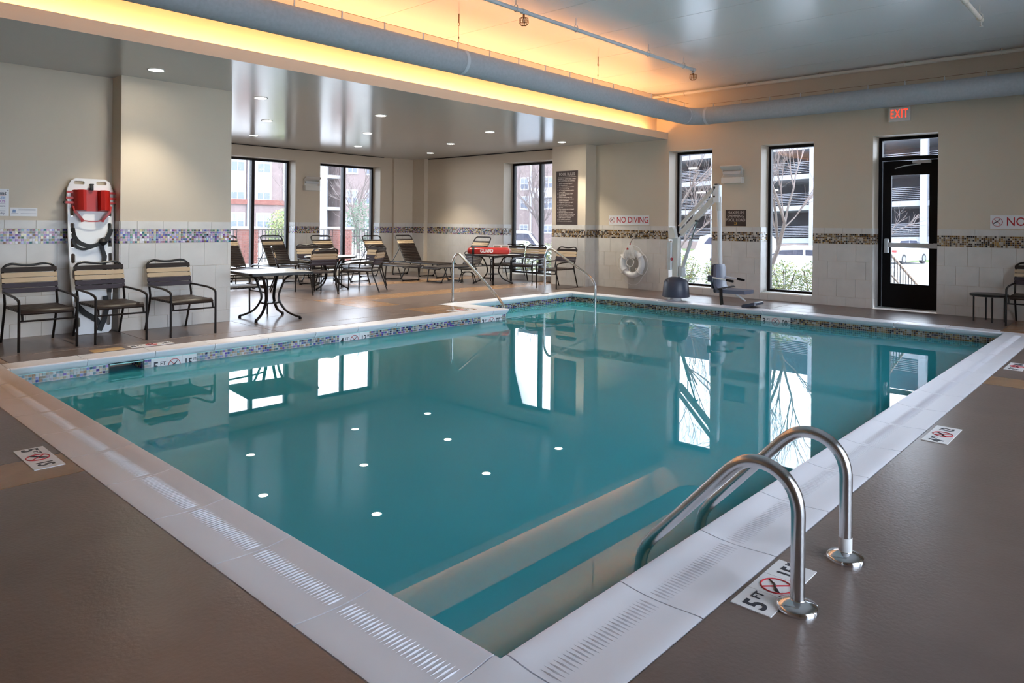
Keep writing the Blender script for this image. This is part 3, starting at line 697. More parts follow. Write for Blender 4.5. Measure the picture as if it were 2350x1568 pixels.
def chair(x, y, fx, fy, label, group='strap dining chairs'):
    t = chair0 if not used[0] else dup(chair0); used[0] = True
    t.location = (x, y, 0); t.rotation_euler = (0, 0, math.atan2(fy, fx)-pi/2)
    tag(t, label, 'chair', group)
chair(2.075, 8.605, 0, -1, 'brown strap armchair at the left frame edge, left of the spine board')
chair(2.735, 8.555, 0, -1, 'brown strap armchair standing in front of the white spine board')
chair(3.475, 8.505, 0, -1, 'brown strap armchair alone against the tiled pilaster, right of the spine board')
chair(4.62, 9.54, 1, .02, 'strap armchair tucked behind the square table by the wall end')
chair(7.12, 11.42, .15, .98, 'strap armchair with its back to the pool at the round table')
chair(7.05, 12.15, .89, -.45, 'strap armchair seen edge-on at the left of the round table')
chair(8.02, 12.92, -.05, -1, 'strap armchair on the window side of the round table, facing the pool')
chair(8.00, 11.22, -.57, .82, 'strap armchair at the right of the round table, turned to face it')
chair(8.55, 11.95, -.98, -.15, 'strap armchair behind the right side of the round table, facing it')
chair(11.92, 11.08, -.92, -.25, 'strap armchair at the far window, left of the pair beside the guard tube table')
chair(11.90, 10.42, -.92, -.25, 'strap armchair at the far window, right of the pair beside the guard tube table')
chair(11.38, 9.20, -.98, -.06, 'strap armchair in front of the pool rules pillar')
chair(11.92, 1.30, -1, 0, 'strap armchair at the right frame edge beside the round side table')

def make_lounger():
    t = thing('sun_lounger', 'x', 'lounger'); r = .014; W = .29; hy = .28
    for s in (-1, 1):
        b = MB(); b.tube(fillet([(s*W, -.93, .315), (s*W, -.88, .335), (s*W, .93, .335), (s*W, .95, .30)], .03, 3), r, 8); b.build('side_rail', BRONZE, t)
    b = MB(); b.tube(fillet([(-W, -.93, .315), (-W, -.955, .31), (W, -.955, .31), (W, -.93, .315)], .05, 4), r, 8); b.build('end_rail', BRONZE, t)
    b = MB(); b.tube(fillet([(-W, .95, .31), (W, .95, .31)], .05, 4), r, 8); b.build('end_rail', BRONZE, t)
    # sled legs: a loop at each end, feet joined by a floor bar
    for (y, dy) in ((-.72, -.10), (-.30, .10), (.68, .10)):
        b = MB(); b.tube(fillet([(-W, y, .33), (-.24, y+dy, .02), (.24, y+dy, .02), (W, y, .33)], .04, 4), .012, 8); b.build('leg', BRONZE, t)
        for s in (-1, 1): b = MB(); b.bbox(s*.22-.025, s*.22+.025, y+dy-.02, y+dy+.02, 0, .03, .006); b.build('foot', BLACK, t)
    a = R(57); D = V((0, cos(a), sin(a))); N = V((0, -sin(a), cos(a))); H0 = V((0, hy, .35)); LB = .76
    b = MB(); b.tube(fillet([H0+V((-W+.03, 0, 0)), H0+D*LB+V((-W+.03, 0, 0)), H0+D*LB+V((W-.03, 0, 0)), H0+V((W-.03, 0, 0))], .085, 7), r, 8); b.build('back_frame', BRONZE, t)
    for s in (-1, 1):
        b = MB(); b.tube([H0+D*.42+V((s*.22, .015, 0)), (s*.25, hy+.50, .345)], .010, 8); b.build('prop', BRONZE, t)
    for k in range(14):
        p = H0+D*(.03+k*.0455); i = 13-k; m = ST_BR if (i == 0 or i > 2) else ST_TAN
        q = p+D*.01
        M = frame(q, (1, 0, 0), D); b = MB(); b.bbox(-W+.018, W-.018, -.017, .017, -.012, .012, .004, M); b.build('back_strap', m, t)
    for k in range(24):
        y = -.90+k*.0485; b = MB(); b.bbox(-W-.008, W+.008, y-.019, y+.019, .322, .349, .005); b.build('seat_strap', ST_BR, t)
    return t
l0 = make_lounger(); lu = [False]
def lounger(x, y, rz, label):
    t = l0 if not lu[0] else dup(l0); lu[0] = True
    t.location = (x, y, 0); t.rotation_euler = (0, 0, rz); tag(t, label, 'lounger', 'strap sun loungers')
lounger(6.86, 13.8, R(4), 'brown strap lounger at the left lounge window, farthest left of the row')
lounger(7.98, 13.95, R(3), 'brown strap lounger before the pier between the lounge windows, second of the row')
lounger(9.10, 13.75, R(2), 'brown strap lounger before the second lounge window, third of the row')
lounger(10.15, 13.25, R(0), 'brown strap lounger at the right jamb of the second window, fourth of the row')
lounger(11.30, 13.45, R(2), 'brown strap lounger in the far lounge corner, last of the row')
lounger(11.08, 11.75, R(-90), 'brown strap lounger behind the guard tube table, turned toward the far wall')

def table_base(t, zt, rt, rf, rot=pi/4):
    for k in range(4):
        a = rot+k*pi/2; e = V((cos(a), sin(a), 0))
        prof = [(rt, zt-.012), (rt*.72, zt-.06), (.165, zt-.16), (.125, zt*.55), (.13, .24), (rf*.52, .115), (rf*.82, .05), (rf, .030)]
        pts = []
        P = [V((0, 0, z)) + e*q for q, z in prof]
        for i in range(len(P)-1):
            p0, p1, p2, p3 = P[max(0, i-1)], P[i], P[i+1], P[min(len(P)-1, i+2)]
            for j in range(4):
                u = j/4; pts.append(.5*((2*p1)+(p2-p0)*u+(2*p0-5*p1+4*p2-p3)*u*u+(3*p1-p0-3*p2+p3)*u**3))
        pts.append(P[-1])
        b = MB(); b.tube(pts, .019, 8, flat=(.75, 1.1)); lg = b.build('leg', BRONZE, t)
        b = MB(); b.lathe([(.02, 0), (.02, .02), (.012, .034)], 10, e*rf); b.build('glide', BLACK, lg)
    b = MB(); b.lathe([(.115, .205), (.125, .208), (.125, .220), (.115, .223), (.002, .223)], 24); b.build('collar', BRONZE, t)
def square_table(x, y, rz, label, s=.43, zt=.64):
    t = thing('patio_table', label, 'table', (x, y, 0), rz, 'patio tables')
    b = MB(); M = Matrix.Identity(4); b.prism(rrect(-s, s, -s, s, .05), .035, Matrix.Translation((0, 0, zt-.035))); b.build('table_rim', BRONZE, t)
    b = MB(); b.prism(rrect(-s+.018, s-.018, -s+.018, s-.018, .04), .003, Matrix.Translation((0, 0, zt-.0008))); b.build('table_top', TABLETOP, t)
    table_base(t, zt-.035, .30, .42); return t
square_table(4.80, 8.84, R(-7), 'square patio table with a pale perforated top at the end of the tiled wall')
square_table(11.02, 10.70, R(0), 'square patio table carrying the red guard tube', .45)
t = thing('patio_table', 'round patio table with a pale top among the chairs in the lounge', 'table', (7.80, 12.02, 0), 0, 'patio tables')
b = MB(); b.lathe([(.48, .605), (.50, .612), (.50, .634), (.49, .64)], 40); b.build('table_rim', BRONZE, t)
b = MB(); b.lathe([(.485, .639), (.485, .642), (.002, .642)], 40); b.build('table_top', TABLETOP, t); table_base(t, .605, .30, .42, R(20))
t = thing('side_table', 'small round brown side table beside the chair at the right frame edge', 'table', (11.90, 1.80, 0))
b = MB(); b.lathe([(.215, .355), (.232, .36), (.232, .388), (.215, .390)], 32); b.build('table_rim', BRONZE, t)
b = MB(); b.lathe([(.21, .389), (.21, .392), (.002, .392)], 32); b.build('table_top', ST_BR, t)
for k in range(4):
    a = R(20)+k*pi/2; b = MB(); b.tube([(cos(a)*.185, sin(a)*.185, 0), (cos(a)*.185, sin(a)*.185, .36)], .011, 8); b.build('leg', BRONZE, t)
t = thing('side_table', 'low side table with arched legs beside the lounger behind the guard tube table', 'table', (10.75, 11.22, 0))
b = MB(); b.lathe([(.20, .30), (.21, .305), (.21, .322), (.20, .325)], 28); b.build('table_top', BRONZE, t)
for k in range(2):
    a = R(10)+k*pi/2; c, s_ = cos(a), sin(a); b = MB(); b.tube(fillet([(c*.24, s_*.24, 0.01), (c*.16, s_*.16, .24), (-c*.16, -s_*.16, .24), (-c*.24, -s_*.24, .01)], .10, 6), .011, 8); b.build('leg', BRONZE, t)

# rescue tube on the square table
t = thing('rescue_tube', 'red lifeguard rescue tube lettered GUARD lying on the square table', 'rescue tube', (10.86, 10.68, .642), 0)
ux = V((.70, -.714, 0)); M0 = Matrix.Translation((0, 0, .076)) @ frame((0, 0, 0), ux, (0, 0, 1)).to_3x3().to_4x4()
prof = [(-.47, .012), (-.465, .035), (-.44, .060), (-.40, .073), (.40, .073), (.44, .060), (.465, .035), (.47, .012)]
b = MB(); b.tube([M0 @ V((p, 0, 0)) for p, q in prof], [q for p, q in prof], 20); b.build('tube_body', RED, t)
text('GUARD', .105, SIGNW, t, M0 @ Matrix.Translation((-.045, 0, .0735)), bold=.03, sx=.78)
for p in (-.335,):
    b = MB(); b.tube([M0 @ V((p, .0765*cos(a), .0765*sin(a))) for a in [2*pi*k/24 for k in range(24)]], .028, 8, closed=True, flat=(.16, 1)); b.build('strap', BLACKS, t)
b = MB(); b.tube(fillet([M0 @ V((-.46, 0, .01)), M0 @ V((-.53, -.05, .03)), M0 @ V((-.50, -.074, .06)), M0 @ V((-.36, -.074, .11)), M0 @ V((-.34, -.14, .12)), M0 @ V((-.36, -.34, .10))], .03, 4), .008, 6); b.build('tow_line', BLACKS, t)
b = MB(); b.ribbon([M0 @ V((-.335, -.06, .075)), M0 @ V((-.345, -.16, .115)), M0 @ V((-.33, -.36, .095)), M0 @ V((-.30, -.42, .10))], .022, .003, ux); b.build('loose_strap', BLACKS, t)
for s in (-1, 1): b = MB(); b.lathe([(.030, -.012), (.052, .0), (.030, .012)], 16, M0 @ V((s*.452, 0, 0)), M0.to_3x3().to_4x4() @ Matrix.Rotation(R(90), 4, 'Y')); b.build('end_patch', WHITE, t)
t = thing('table_sign', 'two-panel brown menu card holder standing on the square table', 'sign holder', (11.27, 10.70, .642), R(-45))
for s in (-1, 1):
    Mx = Matrix.Translation((s*.088, 0, 0)) @ Matrix.Rotation(R(s*8), 4, 'Z')
    b = MB(); b.box(-.086, .086, -.006, .006, 0, .20, Mx); h = b.build('holder', SIGNW, t, smooth=False)
    b = MB(); b.box(-.074, .074, -.0085, -.006, .01, .188, Mx); b.build('card', CARD, h, smooth=False)

# ================================================================== WALL ITEMS
# spine board
t = thing('spine_board', 'white spine board with slots leaning in the wall recess behind the chairs', 'spine board', (2.715, 9.03, 0), 0)
ln = math.atan2(.17, 1.77); MBd = frame((0, 0, 0), (1, 0, 0), (0, sin(ln), cos(ln)))
def halfw(h): return .165 if h < .02 else (.185 + .05*min(1, h/1.0))
outer = [(-.15, .0), (.15, .0), (.185, .035), (.20, .3), (.225, .75), (.238, 1.1), (.238, 1.66), (.20, 1.755), (.15, 1.785), (-.15, 1.785), (-.20, 1.755), (-.238, 1.66), (-.238, 1.1), (-.225, .75), (-.20, .3), (-.185, .035)]
holes = []
for h in (.14, .42, .69, .865, 1.04, 1.215, 1.40):
    wv = (.155 if h < .3 else .168 if h < .5 else .182 if h < .8 else .193)
    for s in (-1, 1): holes.append(rrect(s*wv-.021, s*wv+.021, h-.055, h+.055, .02, 3))
for s in (-1, 1): holes.append(rrect(s*.115-.055, s*.115+.055, 1.715, 1.755, .018, 3))
b = MB(); b.holed(outer, holes, .035, MBd); b.build('board', WHITE, t, smooth=False)
for h in (1.02, .84, .66, 1.38):
    for s in (-1, 1): b = MB(); b.tube([MBd @ V((s*.193-.026, h-.03, .018)), MBd @ V((s*.193+.026, h-.03, .018))], .005, 6); b.build('pin', STEEL, t)
def bd(p, z=.05): return MBd @ V((p[0], p[1], z))
def strap(pts, w=.045, name='strap'):
    P = fillet([bd(p, p[2] if len(p) > 2 else .045) for p in pts], .06, 4); b = MB(); b.ribbon(P, w, .005, MBd.to_3x3() @ V((.25, 1, 0))); b.build(name, BLACKS, t)
strap([(-.19, 1.21, .03), (-.185, 1.12), (-.14, 1.04, .06), (-.02, .99, .07), (.08, 1.03, .075), (.13, 1.06, .08)])
strap([(-.20, 1.08, .05), (-.17, 1.0, .055), (-.10, .96, .065), (.0, .99, .07), (.09, 1.035, .08)], .03)
P = [bd(p, .06) for p in ((.20, 1.20), (.185, 1.15), (.15, 1.08), (.13, 1.05))]; b = MB(); b.ribbon(P, .05, .005, (1, 0, .3)); b.build('strap', BLACKS, t)
b = MB(); b.lathe([(.004, -.05), (.035, -.03), (.05, 0), (.035, .03), (.004, .05)], 14, bd((.105, 1.05), .075)); b.build('strap_knot', BLACKS, t)
P = [bd(p, .07) for p in ((.095, 1.03), (.10, .96), (.125, .88), (.115, .80), (.12, .70))]; b = MB(); b.ribbon(P, .042, .005, (1, 0, 0)); b.build('strap', BLACKS, t)
P = [bd(p, .05) for p in ((-.17, .70), (-.12, .58), (-.03, .53), (.06, .55), (.15, .66))]; b = MB(); b.ribbon(P, .05, .005, (.3, 0, 1)); b.build('strap', BLACKS, t)
P = [bd(p, .06) for p in ((.165, .66), (.175, .55), (.165, .46))]; b = MB(); b.ribbon(P, .045, .005, (1, 0, 0)); b.build('strap', BLACKS, t)
P = [bd(p, .05) for p in ((-.17, .33), (-.09, .24), (.02, .16), (.06, .10))]; b = MB(); b.ribbon(P, .06, .006, (.5, 0, 1)); b.build('strap', BLACKS, t)
P = [bd(p, .06) for p in ((.12, .42), (.135, .28), (.10, .14), (.05, .03))]; b = MB(); b.ribbon(P, .055, .006, (1, 0, .2)); b.build('strap', BLACKS, t)
# head immobiliser strapped on the board (rests on the board: a thing of its own)
hp = V((2.715, 9.03, 0)) + bd((0, 1.52), .036)
t2 = thing('head_immobilizer', 'red head immobilizer blocks strapped to the top of the spine board', 'immobilizer', hp, 0)
Mh = frame((0, 0, 0), (1, 0, 0), (0, sin(ln), cos(ln)))
b = MB(); b.prism(rrect(-.20, .20, -.115, .13, .03), .02, Mh); b.build('base_pad', RED, t2)
for s in (-1, 1):
    b = MB(); sec = [(s*.065, .02), (s*.075, .10), (s*.11, .118), (s*.15, .10), (s*.185, .055), (s*.19, .02)]
    vv = []
    for y in (-.112, .122):
        for (x, z) in sec: vv.append(Mh @ V((x, y, z)))
    n = len(sec); b.add(vv, [(i, (i+1) % n, n+(i+1) % n, n+i) for i in range(n)]+[tuple(range(n-1, -1, -1)), tuple(range(n, 2*n))]); b.build('head_block', RED, t2)
    for (h, l) in ((.10, .255), (.035, .262), (-.02, .27)):
        b = MB(); b.box(min(s*.17, s*l), max(s*.17, s*l), h-.012, h+.012, .028, .038, Mh); b.build('side_strap', RED, t2, smooth=False)
    b = MB(); b.ribbon([Mh @ V(p) for p in ((s*.19, -.06, .05), (s*.175, -.13, .06), (s*.11, -.215, .05), (s*.10, -.24, .04))], .03, .006, (1, 0, 0)); b.build('chin_strap', RED, t2)
b = MB(); b.ribbon([Mh @ V(p) for p in ((-.105, -.225, .045), (-.04, -.236, .055), (.04, -.236, .055), (.105, -.225, .045))], .014, .006, (0, 0, 1)); b.build('chin_strap', RED, t2)
b = MB(); b.tube([Mh @ V((-.275+.012*cos(a), -.02+.012*sin(a), .035)) for a in [2*pi*k/12 for k in range(12)]], .004, 5, closed=True); b.build('strap_ring', BLACK, t2)
b = MB(); b.bbox(-.018, .018, .125, .185, .03, .05, .004, Mh); b.bbox(-.022, .022, .185, .20, .03, .052, .004, Mh); b.build('buckle', BLACKS, t2)

# paper notices on the recess wall
t = thing('wall_notice', 'white handwritten notice at the left frame edge, above the tile band', 'notice', (1.80, 9.25, 1.337), 0)
b = MB(); b.box(-.16, .147, -.004, 0, 0, .294); b.build('sheet', SIGNW, t, smooth=False)
Mn = lambda x, z: frame((x, -.0045, z), (1, 0, 0), (0, 0, 1))
text('ment', .058, INK, t, Mn(.125, .246), 'RIGHT', .02); text('ATE', .040, INKB, t, Mn(.115, .196), 'RIGHT', .03); text('ECOS', .042, INKP, t, Mn(.115, .158), 'RIGHT', .02); text('com', .030, INKG, t, Mn(.115, .108), 'RIGHT', .02); text('day', .030, INKG, t, Mn(.11, .03), 'RIGHT', .02)
for z in (.222, .132, .084, .054): b = MB(); b.box(-.14, .115, -.0055, -.0045, z, z+.003); b.build('rule_line', REDP if z > .2 else INKG, t, smooth=False)
b = MB(); b.lathe([(.005, 0), (.005, .003)], 8, (.137, -.004, .28), Matrix.Rotation(R(90), 4, 'X')); b.build('pin', BLACK, t)
t = thing('wall_notice', 'small landscape white card just right of the handwritten notice', 'notice', (2.085, 9.25, 1.337), 0)
b = MB(); b.box(-.126, .126, -.004, 0, 0, .093); b.build('sheet', SIGNW, t, smooth=False)
b = MB(); b.prism([(-.016, -.016), (.016, -.016), (.016, .016), (-.010, .018)], .0006, frame((-.092, -.0042, .055), (1, 0, 0), (0, 0, 1))); b.build('logo_print', INKB, t, smooth=False)
for (x0, x1, z) in ((-.05, .11, .076), (-.05, .11, .064), (-.115, -.05, .030), (-.03, .115, .030)): b = MB(); b.box(x0, x1, -.0048, -.004, z, z+.0028); b.build('text_line', INKG, t, smooth=False)

def wall_sign(name, label, cat, yc, z0, wd, ht, m, X=RW, group=None):
    t = thing(name, label, cat, (X-.0, yc, z0), 0, group)
    b = MB(); b.box(-.008, 0, -wd/2, wd/2, 0, ht); b.build('panel', m, t, smooth=False)
    return t, (lambda a, z: frame((-.0085, -a, z), (0, -1, 0), (0, 0, 1)))
for (yc, lab) in ((8.094, 'white NO DIVING sign between the pillar and the first window'), (1.372, 'white NO DIVING sign cut by the right frame edge')):
    t, Ms = wall_sign('no_diving_sign', lab, 'sign', yc, 1.308, .976, .197, SIGNW, group='no diving signs')
    diver(t, Ms(-.40, .098), .062); text('NO DIVING', .175, REDP, t, Ms(.09, .098), bold=.004, sx=.84)
t, Ms = wall_sign('pool_rules_sign', 'tall dark brown POOL RULES sign on the pillar', 'sign', 9.44, 1.30, .585, 1.157, SIGNBR, 11.98)
text('POOL RULES', .085, SIGNTX, t, Ms(.0, 1.085), bold=.004, sx=.9)
b = MB(); b.box(-.0095, -.008, -.25, .25, 1.025, 1.029); b.build('rule_line', SIGNTX, t, smooth=False)
text('ENTER AT OWN RISK ONLY', .040, SIGNTX, t, Ms(0, .985)); text('NO JUMPING OR DIVING', .040, SIGNTX, t, Ms(0, .942))
RULES = ['1.  Shower before entering pool', '2.  No diving allowed', '3.  Pool is for hotel guests and their', '     registered guests only', '4.  No animals permitted in pool or', '     on pool deck', '5.  No running, horseplay, or ball', '     playing allowed', '6.  Children under the age of 16', '     should not use the pool without', '     an adult in attendance', '7.  Management reserves the right', '     to deny use of the pool', '8.  No food or drink permitted at', '     the pool', '9.  Glass containers are not allowed', '     in the pool area', '10. Electrical equipment and radios', '     are not permitted in the pool area', '11. In case of an emergency dial 911', '     or 00 outside for operator', '12. No smoking in pool area', '13. Maximum pool occupancy is']
for i, s in enumerate(RULES): text(s, .031, SIGNTX, t, Ms(-.255, .885-i*.0368), 'LEFT')
t, Ms = wall_sign('pool_load_sign', 'dark brown sign reading maximum pool load 23, left of the second window', 'sign', 5.776, 1.308, .395, .297, SIGNBR)
for i, s in enumerate(('MAXIMUM', 'SMIMMING', 'POOL LOAD')): text(s, .078, SIGNTX, t, Ms(0, .245-i*.068), sx=.86)
text('23', .06, GOLD, t, Ms(0, .045), bold=.01, sx=.9)
t = thing('exit_sign', 'lit EXIT sign with red letters above the glass door', 'sign', (RW, 3.068, 2.985), 0)
b = MB(); b.bbox(-.05, 0, -.153, .153, 0, .222, .006); b.build('housing', OFFW, t)
text('EXIT', .195, EXITRED, t, frame((-.051, -.0, .112), (0, -1, 0), (0, 0, 1)), bold=.004, sx=.56, sp=1.18)

def emergency_light(label, loc, rz):
    """Wall lamp: box battery pack below, tilted hood above, held by side arms. Local: +x out of the wall, y along it."""
    t = thing('wall_lamp', label, 'wall lamp', loc, rz, 'white hooded wall lamps')
    b = MB(); b.bbox(.0, .12, -.20, .20, 0, .115, .01); b.build('lamp_box', OFFW, t)
    b = MB(); b.bbox(.0, .04, -.18, .18, .115, .25, .006); b.build('back_plate', OFFW, t)
    M = Matrix.Translation((.03, 0, .235)) @ Matrix.Rotation(R(-32), 4, 'Y'); b = MB(); b.bbox(.0, .15, -.205, .205, -.012, .012, .005, M); b.build('hood', OFFW, t)
    b = MB(); b.box(.04, .10, -.17, .17, .165, .215); b.build('lens_bar', LGREY, t, smooth=False)
    for s in (-1, 1): b = MB(); b.tube([(.07, s*.19, .11), (.05, s*.185, .17), (.09, s*.19, .26)], .007, 6); b.build('side_arm', OFFW, t)
emergency_light('white hooded wall lamp between the two pool-side windows', (RW, 5.82, 2.095), R(180))
emergency_light('white hooded wall lamp on the pier between the lounge windows', (9.13, 14.97, 2.05), R(-90))

# life ring
t = thing('life_ring', 'white ring buoy with rope hanging on the tiled wall under the no diving sign', 'life ring', (RW-.045, 7.925, .52), 0)
b = MB(); b.tube([(-.07, .225*cos(a), .225*sin(a)) for a in [2*pi*k/40 for k in range(40)]], .068, 16, closed=True, flat=(1, .9)); b.build('ring', WHITE, t)
for a in (R(35), R(145), R(222), R(318)):
    c = V((-.07, .225*cos(a), .225*sin(a))); e = V((0, cos(a), sin(a))); b = MB(); b.tube([c+e*.082*cos(q)+V((.072*sin(q), 0, 0)) for q in [2*pi*k/16 for k in range(16)]], .012, 6, closed=True, flat=(.4, 1.6)); b.build('rope_band', ROPE, t)
gl = []
for k in range(60):
    a = 2*pi*k/60; s_ = abs(sin(2*(a-R(45)))); rr = .315+.055*s_+(.06*max(0, -sin(a))**3); gl.append((-.05, rr*cos(a)*.98, rr*sin(a)))
b = MB(); b.tube(gl, .0075, 6, closed=True); b.build('grab_line', ROPE, t)
for i in range(9):
    y = -.11+.027*i; b = MB(); b.tube(fillet([(-.15, y*.25, .42), (-.165, y*.8, .30), (-.17, y*1.3, .16), (-.16, y*1.15+.02, .10), (-.165, y*1.1+.035, .20), (-.15, y*.2, .42)], .05, 4), .0075, 6); b.build('rope_coil', ROPE, t)
b = MB(); b.tube([(-.15+.01*sin(3*a), .085*cos(a), .03+.085*sin(a)) for a in [2*pi*k/24 for k in range(24)]], .008, 6, closed=True); b.tube([(-.15, 0, -.05), (-.15, .005, -.10), (-.15, -.005, -.16)], .009, 6); b.build('rope_loop', ROPE, t)
b = MB(); b.tube(fillet([(.03, 0, .51), (-.06, 0, .51), (-.13, 0, .44), (-.14, 0, .41), (-.16, 0, .43)], .03, 4), .009, 8); b.build('hook', STEEL, t)
b = MB(); b.bbox(-.175, -.155, .03, .075, .285, .325, .008); b.bbox(-.165, -.14, -.015, .012, .385, .425, .006); b.build('red_float', RED, t)

# pool lift
LXp = 11.06
t = thing('pool_lift', 'white pool access lift with slate seat standing on the deck before the first window', 'pool lift', (LXp, 6.27, 0), 0)
b = MB(); b.lathe([(.105, 0), (.105, .012), (.094, .014), (.094, .09)], 28); b.build('pedestal', WHITE, t)
b = MB(); b.lathe([(.232, .060), (.236, .068), (.222, .22), (.208, .32), (.185, .365), (.13, .395), (.07, .41), (.05, .412)], 36, sx=1.0); b.build('base_cover', NAVY, t)
b = MB(); b.bbox(-.05, .05, -.055, .055, .39, 1.10, .008); b.build('mast', OFFW, t)
b = MB(); b.prism([(-.06, 0), (.06, 0), (.06, .14), (.03, .20), (-.03, .20), (-.06, .14)], .10, frame((-.05, .0, 1.08), (0, -1, .18), (0, .18, 1))); b.build('head_bracket', OFFW, t)
b = MB(); b.bbox(-.075, .075, .055, .15, .53, 1.03, .02); bx = b.build('control_box', LGREY, t)
b = MB(); b.bbox(-.02, .02, .085, .12, 1.03, 1.04, .004); b.build('box_clip', BLACK, bx)
b = MB(); b.lathe([(.026, 0), (.026, .004)], 20, (-.0765, .045, .72), Matrix.Rotation(R(-90), 4, 'Y')); b.build('logo_disc', REDP, bx)
b = MB(); b.prism([(.018*cos(a), .018*sin(a)) for a in [pi*k/10+pi/2 for k in range(11)]], .0005, frame((-.081, .045, .72), (0, -1, 0), (0, 0, 1))); b.build('logo_half', INKB, bx)
def bar(p, q, w, h, name, m): 
    p, q = V(p), V(q); d = (q-p); M = frame(p, d, V((1, 0, 0)).cross(d)); b = MB(); b.bbox(0, d.length, -h/2, h/2, -w/2, w/2, .005, M); return b.build(name, m, t)
TY = 5.54-6.27
bar((-.03, -.075, 1.285), (-.03, TY, 1.955), .05, .055, 'upper_arm', OFFW); bar((.0, -.085, 1.15), (.0, TY-.01, 1.80), .07, .085, 'lower_arm', OFFW)
b = MB(); b.bbox(-.055, .055, TY-.09, TY+.03, 1.70, 2.0, .012); b.build('tip_bracket', WHITE, t)
b = MB(); b.box(-.05, .05, TY-.05, TY+.0, 1.998, 2.012); b.build('tip_cap', BLACK, t, smooth=False)
b = MB(); b.tube([(0, TY-.06, 1.78), (0, TY-.09, .66)], .036, 16); b.build('seat_mast', WHITE, t)
b = MB(); b.tube([(0, TY-.055, 1.80), (0, TY-.062, 1.56)], .043, 16); b.build('mast_sleeve', OFFW, t)
b = MB(); b.tube([(0, -.10, .50), (0, -.285, 1.06)], .030, 12); b.build('actuator', LGREY, t)
b = MB(); b.tube([(0, -.285, 1.06), (0, -.395, 1.385)], .013, 8); b.build('actuator_rod', STEEL, t)
b = MB(); b.bbox(-.055, .055, -.16, -.06, .42, .60, .02); b.build('actuator_motor', LGREY, t)
for (y, z) in ((-.075, 1.285), (-.085, 1.15), (TY, 1.955), (TY, 1.80), (-.395, 1.39)): b = MB(); b.tube([(-.062, y, z), (.062, y, z)], .016, 10); b.build('pivot_bolt', BLACK, t)
# seat faces along -Y
SY = TY-.10
b = MB()
secs = [(.00, .665, .15), (-.012, .60, .178), (-.012, .45, .19), (-.02, .33, .19), (-.06, .255, .19), (-.14, .235, .195)]
v = []; 
for (y, z, hw) in secs: v += [(-hw, SY+y, z), (-hw*.6, SY+y-.02, z+.005), (0, SY+y-.028, z+.008), (hw*.6, SY+y-.02, z+.005), (hw, SY+y, z), (hw, SY+y+.05, z-.01), (-hw, SY+y+.05, z-.01)]
n = 7; f = [(i*n+k, i*n+(k+1) % n, (i+1)*n+(k+1) % n, (i+1)*n+k) for i in range(len(secs)-1) for k in range(n)] + [tuple(range(n-1, -1, -1)), tuple((len(secs)-1)*n+k for k in range(n))]
b.add(v, f); b.build('seat_back', SEATG, t)
b = MB(); b.prism([(-.20, 0), (-.205, -.22), (-.17, -.46), (.17, -.46), (.205, -.22), (.20, 0)], .06, Matrix.Translation((0, SY-.04, .205))); b.build('seat_pan', SEATG, t)
b = MB(); b.prism(rrect(-.165, .165, -.18, .23, .06), .03, frame((0, SY+.085, .44), (1, 0, 0), (0, 0, 1))); b.prism(rrect(-.10, .10, -.25, -.1, .04), .03, frame((0, SY+.075, .44), (1, 0, 0), (0, 0, 1))); b.build('seat_shell', NAVY, t)
for s in (-1, 1): b = MB(); b.bbox(s*.19-.025, s*.19+.025, SY+.03, SY+.13, .38, .49, .012); b.build('arm_hinge', NAVY, t)
for s in (-1, 1):
    b = MB(); b.tube([(s*.20, SY+.07, .455), (s*.205, SY-.20, .425)], .014, 10); a = b.build('armrest', WHITE, t)
    b = MB(); b.tube([(s*.205, SY-.20, .425), (s*.207, SY-.325, .41)], .020, 10); b.build('grip', BLACK, a)
P = [(-.20, SY-.06, .275), (-.222, SY-.12, .268), (-.23, SY-.125, .18), (-.235, SY-.14, .06), (-.24, SY-.15, .02)]; b = MB(); b.ribbon(P, .055, .006, (0, 1, 0)); b.build('belt', BLACKS, t)
P = [(-.20, SY-.06, .27), (-.1, SY-.08, .28), (.05, SY-.13, .29), (.19, SY-.16, .30)]; b = MB(); b.ribbon(P, .045, .006, (0, 1, .3)); b.build('belt', BLACKS, t)
b = MB(); b.tube([(0, SY-.28, .19), (0, SY-.44, .085)], .017, 10); b.build('foot_tube', WHITE, t)
M = Matrix.Translation((0, SY-.55, .035)) @ Matrix.Rotation(R(-14), 4, 'X')
b = MB(); b.bbox(-.17, .17, -.13, .11, -.02, .03, .015, M); fr_ = b.build('footrest', NAVY, t)
b = MB(); b.box(-.13, .13, -.10, .07, .03, .034, M); b.build('footrest_label', SIGNW, fr_, smooth=False)
# ================================================================== OUTDOORS
BRICK = mat('red_brick', (.16, .055, .042), .8, noise=.15, nscale=6); BRICKP = mat('pale_brick', (.175, .130, .125), .8, noise=.08, nscale=5)
SIDING = mat('white_siding', (.36, .36, .38), .7); STONE = mat('pier_cap', (.24, .21, .20), .8); GLASSD = mat('far_glass', (.10, .115, .15), .25); GLASSL = mat('far_glass_pale', (.17, .185, .21), .25)
ASPH = mat('asphalt', (.30, .31, .33), .9, noise=.06, nscale=.6); GRASS = mat('grass', (.09, .13, .045), .9, noise=.25, nscale=3); BED = mat('gravel_bed', (.34, .325, .31), .9, noise=.15, nscale=12); PAVE = mat('pale_paving', (.62, .60, .58), .9)
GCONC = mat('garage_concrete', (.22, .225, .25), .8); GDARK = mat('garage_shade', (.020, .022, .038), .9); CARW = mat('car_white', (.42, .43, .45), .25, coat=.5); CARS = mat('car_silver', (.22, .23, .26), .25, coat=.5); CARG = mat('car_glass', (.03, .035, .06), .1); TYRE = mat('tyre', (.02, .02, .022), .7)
BARK = mat('bark', (.10, .080, .072), .9); TWIG = mat('twig', (.13, .102, .095), .9)
